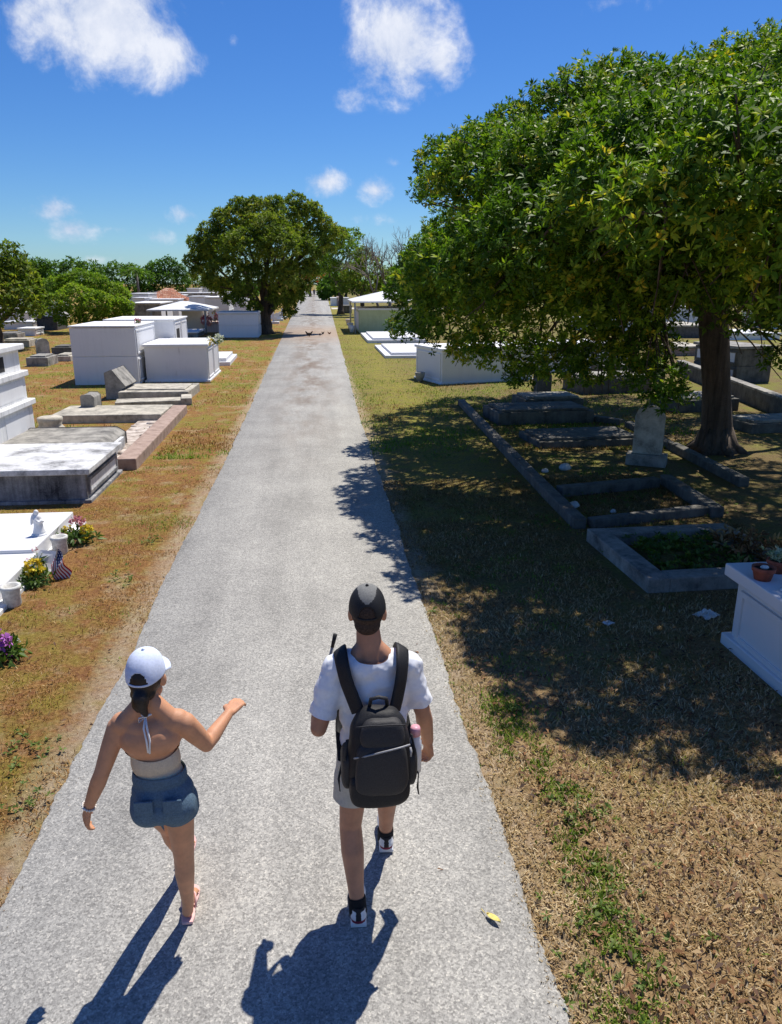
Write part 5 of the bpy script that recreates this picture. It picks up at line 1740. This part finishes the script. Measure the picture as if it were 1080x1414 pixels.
def superbox(c, a, b_, h, e1=.45, e2=.42, n=40, m_=26, taper=.1, sag=0.0, lean=0.0):
    mb = MB()

    def sp(x, e):
        return math.copysign(abs(x) ** e, x)
    for i in range(m_ + 1):
        ph = -math.pi / 2 + math.pi * i / m_
        for k in range(n):
            th = 2 * math.pi * k / n
            z = sp(math.sin(ph), e1)
            w_ = sp(math.cos(ph), e1)
            tp = 1 - taper * (z + 1) / 2
            x = a * w_ * sp(math.cos(th), e2) * tp
            y = b_ * w_ * sp(math.sin(th), e2) * (1 - taper * .6 * (z + 1) / 2)
            wob = 1 + .05 * mnoise.noise((x * 10 + c[2] * 9, y * 10, z * 2.2)) + .022 * mnoise.noise((x * 30, y * 30 + c[2] * 5, z * 7.0))
            mb.v.append((.24 + (c[0] - .24 + x * wob) * .93, c[1] + y * wob - sag * (1 - z) * .5 + lean * z, 1.06 + (c[2] - 1.06 + h * z * wob) * .95))
    for i in range(m_):
        for k in range(n):
            mb.f.append((i * n + k, i * n + (k + 1) % n, (i + 1) * n + (k + 1) % n, (i + 1) * n + k))
            mb.mi.append(0)
            mb.sm.append(True)
    return mb


def PB(mb, name, mat, sub=0):
    o = mb.build(name, mat)
    if sub:
        s_ = o.modifiers.new('s', 'SUBSURF')
        s_.levels = s_.render_levels = sub
    return attach(o, pk)


PB(superbox((.240, 3.035, 1.045), .176, .100, .228, .72, .68, taper=.20, sag=.02), 'main_bag', M['black_fab'], 1)
PB(superbox((.245, 2.945, 1.015), .135, .050, .135, .55, .6, taper=.1, sag=.025), 'front_pocket', M['black_fab2'], 1)
PB(superbox((.235, 2.965, .885), .150, .060, .085, .5, .55, taper=.0, sag=.01), 'lower_pocket', M['black_fab'], 1)
PB(superbox((.250, 2.975, 1.185), .120, .045, .065, .55, .6, taper=.25, sag=.03), 'top_flap', M['black_fab2'], 1)
for sx_ in (-1, 1):
    PB(superbox((.240 + sx_ * .155, 3.045, .95), .034, .07, .105, .6, .7, taper=-.1), 'side_pocket', M['black_fab2'], 1)
# zips
zc = []
for i in range(15):
    t_ = i / 14
    zc.append((.120 + .25 * t_, 2.888 + .05 * abs(t_ - .5) ** 2 * 3, 1.075 + .055 * t_ + .022 * math.sin(math.pi * t_)))
PB(MB().tube(zc, .0042, 6), 'zip', M['zip'])
PB(MB().tube([(.370, 2.905, 1.13), (.372, 2.895, 1.112), (.370, 2.892, 1.092)], .005, 6), 'zip_pull', M['zip'])
zc = [(.13 + .22 * i / 10, 2.915 + .03 * abs(i / 10 - .5), 1.228 + .012 * math.sin(math.pi * i / 10)) for i in range(11)]
PB(MB().tube(zc, .0035, 6), 'zip', M['black_fab2'])
PB(MB().tube([(.20, 3.055, 1.255), (.205, 3.04, 1.30), (.24, 3.03, 1.315), (.275, 3.04, 1.30), (.28, 3.055, 1.255)], .009, 8), 'haul_loop', M['black_fab2'])


def strap(path, w0):
    mb = MB()
    pts = [V3(p_) for p_ in path]
    fine = []
    for i in range(len(pts) - 1):
        p0, p1, p2, p3 = pts[max(i - 1, 0)], pts[i], pts[i + 1], pts[min(i + 2, len(pts) - 1)]
        for k in range(6):
            t_ = k / 6
            fine.append(.5 * ((2 * p1) + (p2 - p0) * t_ + (2 * p0 - 5 * p1 + 4 * p2 - p3) * t_ ** 2 + (3 * p1 - p0 - 3 * p2 + p3) * t_ ** 3))
    fine.append(pts[-1])
    ctr = V3((.222, 3.235, 1.22))
    vs_, fs_ = [], []
    for i, p_ in enumerate(fine):
        tg = (fine[min(i + 1, len(fine) - 1)] - fine[max(i - 1, 0)]).normalized()
        o_ = (p_ - ctr)
        o_ = (o_ - tg * o_.dot(tg)).normalized()
        sd_ = tg.cross(o_).normalized()
        wd = w0 * (1 if i < len(fine) * .7 else .8)
        for a, b2 in ((-1, -.4), (-1, .6), (-.6, 1), (.6, 1), (1, .6), (1, -.4)):
            vs_.append(p_ + sd_ * a * wd + o_ * b2 * .008)
    for i in range(len(fine) - 1):
        for k in range(6):
            fs_.append((i * 6 + k, i * 6 + (k + 1) % 6, (i + 1) * 6 + (k + 1) % 6, (i + 1) * 6 + k))
    mb.add(vs_, fs_, 0, True)
    return mb


PB(strap([(.150, 3.075, 1.215), (.125, 3.10, 1.28), (.098, 3.125, 1.355), (.082, 3.165, 1.425), (.075, 3.235, 1.455), (.078, 3.315, 1.40), (.085, 3.365, 1.30), (.085, 3.355, 1.15), (.07, 3.28, 1.02), (.075, 3.12, .93)], .034), 'shoulder_strap', M['black_fab'])
PB(strap([(.315, 3.075, 1.215), (.335, 3.10, 1.28), (.352, 3.125, 1.355), (.362, 3.165, 1.425), (.366, 3.235, 1.455), (.362, 3.315, 1.40), (.355, 3.365, 1.30), (.36, 3.355, 1.15), (.39, 3.28, 1.02), (.40, 3.12, .93)], .034), 'shoulder_strap', M['black_fab'])
bt = thing('water_bottle', 'pale drink bottle with a pink cap in the right side pocket of the backpack', 'bottle', (.412, 3.06, .90))
MB().lathe([(.030, 0), (.031, .13), (.029, .16), (.020, .18), (.020, .19)], (0, 0, 0), 18).build('body', M['bottle'], bt)
MB().lathe([(.024, .19), (.024, .225), (.02, .235)], (0, 0, 0), 18).build('cap', M['pinkcap'], bt)
for pts_ in ([(.405, 3.06, .96), (.425, 3.03, .90), (.420, 3.02, .83), (.425, 3.015, .80)], [(.07, 3.05, .97), (.052, 3.03, .90), (.056, 3.02, .84)], [(.385, 2.99, 1.14), (.40, 2.985, 1.05), (.39, 2.99, .97)], [(.095, 2.99, 1.13), (.078, 2.985, 1.05), (.085, 2.99, .97)]):
    PB(MB().tube(pts_, .009, 8, flat=.35), 'loose_strap', M['black_fab2'])
# retractable stick held in the left hand
ta = AT(463, 876, 3.44)
hb = V3((.005, 3.455, 1.20))
st = thing('selfie_stick', 'thin dark telescopic stick raised in the left hand of the man', 'stick', hb)
dd = (ta - hb)
MB().tube([dd * -.35, dd * .25], .011, 10).build('grip', M['black_fab'], st)
MB().tube([dd * .25, dd * .7], .008, 10).build('section', M['zip'], st)
MB().tube([dd * .7, dd * 1.0], [.0085, .011], 10).build('tip', M['shoe_black'], st)

# ---- woman
wg = thing('person', 'woman in pale cap, halter top and denim shorts, walking on the left of the lane', 'person', (-.75, 3.02, .03))
wp, WL = head((-.765, 3.02, 1.478), R(-8), .95)
Wb = [('e', (-.735, 2.985, .90), (.130, .100, .11)), ('e', (-.738, 2.995, .985), (.104, .080, .11)), ('e', (-.755, 3.0, 1.08), (.103, .077, .12)), ('e', (-.768, 3.0, 1.19), (.122, .085, .12)),
      ('c', (-.880, 3.0, 1.268), .052, (-.645, 3.0, 1.268), .052), ('c', (-.85, 2.995, 1.292), .042, (-.775, 3.005, 1.372), .044), ('c', (-.68, 2.995, 1.292), .042, (-.757, 3.005, 1.372), .044), ('e', (-.765, 2.985, 1.20), (.135, .082, .09)), ('e', (-.77, 2.985, 1.25), (.10, .066, .06)), ('e', (-.79, 2.965, .875), (.066, .066, .075)), ('e', (-.67, 2.965, .875), (.066, .066, .075)),
      ('e', (-.82, 3.06, 1.17), (.055, .05, .055)), ('e', (-.71, 3.06, 1.17), (.055, .05, .055)),
      ('c', (-.768, 3.0, 1.27), .052, (-.765, 3.02, 1.40), .044), ('c', (-.83, 3.0, 1.275), .036, (-.77, 3.01, 1.33), .036), ('c', (-.71, 3.0, 1.275), .036, (-.765, 3.01, 1.33), .036)]
WLs, WLe, WLw = V3((-.903, 3.0, 1.252)), V3((-.978, 2.955, 1.055)), V3((-1.065, 2.985, .86))
WRs, WRe, WRw = V3((-.618, 3.0, 1.252)), V3((-.548, 3.10, 1.075)), V3((-.462, 3.275, 1.125))
wb = wp + Wb + arm(WLs, WLe, WLw, (.045, .037, .035, .023)) + arm(WRs, WRe, WRw, (.050, .039, .037, .024))
wb += hand(WLw, (-.28, .12, -.95), (.55, .3, -.2), (.3, .85, .2), .92, (.30, .45, .4), .4)
wb += hand(WRw, (.38, .88, .10), (-.1, .05, -1), (-.9, .35, .1), .92, (.25, .35, .3), .4)
WRh, WRk, WRa = V3((-.672, 2.985, .87)), V3((-.690, 3.075, .49)), V3((-.712, 3.165, .125))
WLh, WLk, WLa = V3((-.795, 2.99, .87)), V3((-.790, 3.255, .52)), V3((-.782, 3.47, .15))
wb += leg(WRh, WRk, WRa, (.071, .048, .047, .029)) + leg(WLh, WLk, WLa, (.071, .048, .047, .029))


def foot(an, heel, toe, s=.92):
    an, heel, toe = V3(an), V3(heel), V3(toe)
    f_ = (toe - heel).normalized()
    sd_ = f_.cross(V3((0, 0, 1))).normalized()
    up = sd_.cross(f_)
    pr = [('c', an, .031 * s, heel + f_ * .03 + up * .03, .031 * s), ('c', heel + f_ * .03 + up * .028, .029 * s, heel + f_ * .14 + up * .026, .027 * s), ('c', an + f_ * .02 - up * .015, .030 * s, heel + f_ * .15 + up * .028, .026 * s),
          ('c', heel + f_ * .13 + up * .022 - sd_ * .012, .024 * s, heel + f_ * .185 + up * .018 - sd_ * .018, .020 * s), ('c', heel + f_ * .13 + up * .022 + sd_ * .014, .022 * s, heel + f_ * .175 + up * .018 + sd_ * .022, .017 * s)]
    for k, (o_, ln, r_) in enumerate(((-.030, .232, .013), (-.010, .228, .0095), (.008, .218, .009), (.024, .205, .0085), (.038, .190, .008))):
        pr.append(('c', heel + f_ * .165 + up * .016 + sd_ * o_ * .8, r_ * 1.2 * s, heel + f_ * ln * s * 1.02 + up * .012 + sd_ * o_, r_ * s))
    return pr, f_, sd_, up


sandals = []
for an, heel, toe in ((WRa, V3((-.716, 3.135, RZ + .016)), V3((-.728, 3.36, RZ + .016))), (WLa, V3((-.782, 3.445, RZ + .03)), V3((-.785, 3.66, RZ + .085)))):
    pr, f_, sd_, up = foot(an, heel, toe)
    wb += pr
    sandals.append((heel, f_, sd_, up))
attach(organic('body', wb, M['skin_w'], None, .0055, 5), wg)
eyes(wg, WL)
for heel, f_, sd_, up in sandals:
    vs_ = []
    prof = [(-.012, .026), (.03, .033), (.10, .030), (.16, .042), (.205, .044), (.235, .030), (.245, .008)]
    ring = [(a, -w_) for a, w_ in prof] + [(a, w_) for a, w_ in prof[::-1]]
    for z in (-.017, .0):
        vs_ += [heel + f_ * a + sd_ * w_ + up * z for a, w_ in ring]
    n = len(ring)
    fs_ = [tuple(range(n))[::-1], tuple(range(n, 2 * n))] + [(i, (i + 1) % n, n + (i + 1) % n, n + i) for i in range(n)]
    o = attach(MB().add(vs_, fs_).build('sandal', M['pink_rubber'], None, .004), wg)
    q0 = heel + f_ * .185 + up * .03 - sd_ * .008
    o2 = MB().tube([heel + f_ * .09 - sd_ * .036, heel + f_ * .13 - sd_ * .030 + up * .045, q0, heel + f_ * .12 + sd_ * .030 + up * .05, heel + f_ * .08 + sd_ * .034], .006, 8).build('thong_strap', M['pink_rubber'])
    o2.parent = o
# hair and low bun
Rw = Matrix.Rotation(R(-8), 3, 'Z')
hr = [('e', WL(0, -.006, .016), (.0765, .095, .092), Rw), ('e', WL(0, -.075, -.030), (.040, .034, .040)), ('e', WL(.005, -.105, -.062), (.037, .034, .047)), ('e', WL(0, -.055, -.055), (.055, .040, .035)),
      ('c', WL(.01, -.11, -.085), .026, WL(.022, -.10, -.135), .012), ('c', WL(-.01, -.115, -.08), .02, WL(-.012, -.105, -.115), .008)]
attach(organic('hair', hr, M['hair'], None, .006, 3, [(WL(0, .05, 0), (0, 1, 0), lambda c: True)]), wg)
ball_cap(wg, WL, 0, .95, M['cap_white'], M['cap_white'], M['cap_white'])
# halter top
ht = [('e', (-.745, 2.995, .99), (.113, .087, .10)), ('e', (-.755, 3.0, 1.08), (.110, .084, .12)), ('e', (-.768, 3.005, 1.17), (.133, .089, .08)), ('e', (-.82, 3.065, 1.17), (.062, .056, .062)), ('e', (-.71, 3.065, 1.17), (.062, .056, .062))]
attach(organic('halter_top', ht, M['beige'], None, .006, 5, [((-.75, 2.99, .985), (0, 0, -1), lambda c: True), ((-.75, 2.99, 1.135), (0, -.25, .97), lambda c: c.y < 3.045), ((-.75, 3.05, 1.215), (0, 0, 1), lambda c: True)]), wg)
neck = V3((-.766, 2.943, 1.33))
mb = MB()
mb.tube([(-.84, 3.09, 1.20), (-.845, 3.06, 1.27), (-.815, 3.0, 1.318), neck], .005, 8)
mb.tube([(-.69, 3.09, 1.20), (-.690, 3.06, 1.27), (-.718, 3.0, 1.318), neck], .005, 8)
mb.sphere(neck, .009, 10, 7)
mb.tube([neck, neck + V3((-.022, -.022, .006)), neck + V3((-.026, -.018, -.018)), neck], .0034, 7)
mb.tube([neck, neck + V3((-.004, -.032, -.04)), (-.760, 2.897, 1.24), (-.757, 2.893, 1.185)], .0045, 7)
mb.tube([neck, neck + V3((.010, -.030, -.04)), (-.746, 2.897, 1.24), (-.751, 2.893, 1.18)], .0045, 7)
attach(mb.build('halter_string', M['whitestring']), wg)
# denim shorts
ds = [('e', (-.735, 2.987, .93), (.139, .109, .085)), ('e', (-.742, 2.992, 1.0), (.122, .094, .10)), ('e', (-.791, 2.952, .875), (.086, .088, .095)), ('e', (-.670, 2.952, .875), (.086, .088, .095)), ('e', (-.735, 2.957, .87), (.075, .096, .08)), ('c', WRh, .089, WRh.lerp(WRk, .26), .091), ('c', WLh, .089, WLh.lerp(WLk, .30), .091)]
o = organic('denim_shorts', ds, [M['denim'], M['denim_dark']], None, .0065, 5, [((0, 0, 1.035), (0, 0, 1), lambda c: True), (WRh.lerp(WRk, .175), (WRk - WRh).normalized() + V3((.12, 0, 0)), lambda c: c.x > -.737 and c.z < .87), (WLh.lerp(WLk, .19), (WLk - WLh).normalized() + V3((-.12, 0, 0)), lambda c: c.x <= -.737 and c.z < .87)])
dm = o.modifiers.new('folds', 'DISPLACE')
dm.texture = tx
dm.texture_coords = 'GLOBAL'
dm.strength = .010
attach(o, wg)
for x in (-.795, -.672):
    attach(MB().box(x - .04, x + .04, 2.862, 2.871, .895, .960).build('back_pocket', M['denim'], None, .004), wg)
o = MB()
d = (WLw - WLe).normalized()
a = d.orthogonal().normalized()
b2 = d.cross(a)
c0 = WLw - d * .012
for k in range(16):
    th = 2 * math.pi * k / 16
    o.sphere(c0 + (a * math.cos(th) + b2 * math.sin(th)) * .029, .0062, 8, 6)
attach(o.build('bracelet', M['bead']), wg)

# ---- far walker
p = G(434, 409)
p.z = .03
fw = thing('person', 'tiny distant figure in dark clothes walking at the far end of the lane', 'person', p)
fb = [('e', (0, 0, .98), (.17, .12, .2)), ('e', (0, 0, 1.25), (.19, .13, .24)), ('c', (-.17, 0, 1.38), .06, (.17, 0, 1.38), .06), ('c', (0, 0, 1.4), .055, (0, 0, 1.55), .055), ('e', (0, .01, 1.66), (.085, .1, .12))]
fb += arm((-.2, 0, 1.38), (-.26, -.02, 1.1), (-.25, .1, .86)) + arm((.2, 0, 1.38), (.26, -.02, 1.1), (.25, .1, .86)) + leg((-.09, 0, .9), (-.09, .12, .5), (-.09, .16, .09)) + leg((.09, 0, .9), (.09, -.05, .5), (.09, -.25, .12))
fb += [('c', (-.09, .14, .05), .045, (-.09, .34, .045), .04), ('c', (.09, -.27, .06), .045, (.09, -.07, .045), .04)]
organic('body', fb, M['skin_m'], fw, .02, 2)
organic('clothes', [('e', (0, 0, .96), (.2, .16, .2)), ('e', (0, 0, 1.25), (.215, .155, .25)), ('c', (-.19, 0, 1.38), .08, (-.25, 0, 1.16), .08), ('c', (.19, 0, 1.38), .08, (.25, 0, 1.16), .08), ('c', (-.09, 0, .9), .12, (-.09, .1, .55), .1), ('c', (.09, 0, .9), .12, (.09, -.04, .55), .1)], M['navy'], fw, .02, 2)

# ------------------------------------------------------------------ grass, weeds and litter
def edge_keep(x, y, jit=.05):
    el, er = -1.68, 1.01
    return x


def off_road(x, y, jit):
    l = np.array([redge(float(t), -1) for t in y])
    r_ = np.array([redge(float(t), 1) for t in y])
    j = np.abs(rng.normal(0, jit, len(x)))
    return (x < l + j * .6 - .01) | (x > r_ - j * .6 + .01)


# ochre turf on the left verge and lawn
x, y = scatter(150000, -6.5, -1.55, 2.3, 17, 1.5)
k = off_road(x, y, .13) & clear(x, y)
dens = fbm2(x, y, 1.6, 3)
k &= rng.random(len(x)) < np.clip((dens - .42) * 6, .06, .9)
x, y, dens = x[k], y[k], dens[k]
blades('dry_grass', x, y, M['ochre_grass'], .018, .05, .006, (.45, .97), rnd=np.clip(rng.normal(.5, .22, len(x)) + (dens - .5) * .8, 0, 1))
# straw on the right verge
x, y = scatter(190000, .95, 5.6, 2.2, 12, 1.7)
k = off_road(x, y, .13) & clear(x, y)
dens = fbm2(x, y, 1.9, 5)
k &= rng.random(len(x)) < np.clip((dens - .30) * 4, .15, 1)
x, y, dens = x[k], y[k], dens[k]
blades('straw_grass', x, y, M['straw'], .02, .065, .0062, (.6, .985), rnd=np.clip(rng.normal(.58, .24, len(x)) + (dens - .5) * .7 - np.clip((y - 5) * .06, 0, .35), 0, 1))
# green patches
gx, gy = [], []
n = 260000
x, y = scatter(n, -7, 6, 2.3, 26, 1.4)
k = off_road(x, y, .03) & clear(x, y)
x, y = x[k], y[k]
d1 = fbm2(x, y, .9, 8)
d2 = fbm2(x, y, 3.3, 9)
g = d1 * .5 + d2 * .5
k = rng.random(len(x)) < np.clip((g - .585) * 9, 0, .8)
gx.append(x[k]); gy.append(y[k])
# the green weedy line along the right verge
line = [G(690, 965), G(715, 1030), G(745, 1060), G(790, 1110), G(800, 1160), G(830, 1230), G(850, 1300), G(872, 1390), G(895, 1470)]
for a, b_ in zip(line[:-1], line[1:]):
    n = int((b_ - a).length * 2100)
    t_ = rng.random(n)
    px_ = a.x + (b_.x - a.x) * t_ + rng.normal(0, .085, n)
    py_ = a.y + (b_.y - a.y) * t_ + rng.normal(0, .06, n)
    kk = fbm2(px_, py_, 4.5, 2) > .41
    gx.append(px_[kk]); gy.append(py_[kk])
gx, gy = np.concatenate(gx), np.concatenate(gy)
blades('green_grass', gx, gy, M['green_grass'], .02, .055, .009, (.3, .95), rnd=np.clip(rng.normal(.62, .25, len(gx)), 0, 1))
# coarser tufts further along both verges and across the lawns
y = 14 + 50 * rng.random(110000) ** 1.7
x = rng.uniform(-1, 1, len(y)) * (3 + y * .33)
k = off_road(x, y, .05) & clear(x, y)
x, y = x[k], y[k]
dens = fbm2(x, y, .8, 21)
k = rng.random(len(x)) < np.clip((dens - .36) * 5, .1, 1)
x, y, dens = x[k], y[k], dens[k]
gsel = fbm2(x, y, .45, 33) + rng.normal(0, .06, len(x)) + np.where((x > .9) & (x < 4.5), .06, 0) > .5
for nm_, mt_, sel in (('dry_tufts', 'ochre_grass', ~gsel), ('green_tufts', 'green_grass', gsel)):
    blades(nm_, x[sel], y[sel], M[mt_], .03, .085, .016, (.3, .95), rnd=np.clip(rng.normal(.6, .22, sel.sum()), 0, 1))
# broad leaved weeds
cx_, cy_ = [], []
for (u, v, n_, s_) in ((170, 800, 14, .10), (205, 748, 14, .09), (215, 595, 10, .15), (840, 1250, 26, .16), (850, 1330, 26, .16), (800, 1120, 18, .14), (700, 985, 10, .1), (605, 632, 26, .18), (40, 1040, 20, .12), (20, 1120, 18, .12), (640, 790, 14, .2), (830, 700, 16, .25), (760, 640, 18, .2), (950, 740, 40, .28), (905, 745, 40, .24), (870, 770, 26, .15), (220, 560, 10, .2), (700, 600, 40, .4), (860, 690, 40, .3), (800, 565, 30, .5), (720, 560, 30, .5), (830, 650, 50, .4), (780, 690, 30, .25), (680, 580, 20, .3), (990, 700, 30, .3), (760, 720, 20, .15), (170, 575, 8, .2), (600, 840, 14, .14)):
    p = G(u, v)
    cx_.append(rng.normal(p.x, s_, n_)); cy_.append(rng.normal(p.y, s_, n_))
cx_, cy_ = np.concatenate(cx_), np.concatenate(cy_)
k = off_road(cx_, cy_, .01)
cen = np.stack([cx_[k], cy_[k], rng.uniform(.01, .05, k.sum())], 1)
v, q, rr = rosettes(cen, np.stack([rng.normal(0, .3, len(cen)), rng.normal(0, .3, len(cen)), np.ones(len(cen))], 1), 9, .032, rng.random(len(cen)) * .6 + .4, (.4, 1.05), .4)
tag(np_mesh('weeds', v, q, M['weed'], rr), kind='stuff')
# leaf litter
LX, LY = [], []
x, y = scatter(4600, 1.25, 5.2, 2.2, 6.0, 1.2); LX.append(x); LY.append(y)
x, y = scatter(700, 1.2, 9, 5, 22, 1.2); LX.append(x); LY.append(y)
x, y = scatter(350, -5.5, -1.7, 2.3, 12, 1.3); LX.append(x); LY.append(y)
x, y = scatter(22, .55, 1.0, 2.3, 16, 1.1); LX.append(x); LY.append(y)
LX, LY = np.concatenate(LX), np.concatenate(LY)
k = clear(LX, LY) & (off_road(LX, LY, .05) | (rng.random(len(LX)) < .2))
LX, LY = LX[k], LY[k]
n = len(LX)
th = rng.uniform(0, 2 * np.pi, n)
d = unit(np.stack([np.cos(th), np.sin(th), rng.normal(.12, .3, n)], 1))
sd_ = unit(np.cross(d, np.stack([rng.normal(0, .35, n), rng.normal(0, .35, n), np.ones(n)], 1)))
L_ = rng.uniform(.022, .066, n)
v, q = leaf_quads(np.stack([LX, LY, np.full(n, .028)], 1), d, sd_, L_, L_ * .36, .2)
v[:, 2] = np.maximum(v[:, 2], .012)
tag(np_mesh('leaf_litter', v, q, M['litter'], rng.random(n)), kind='stuff')
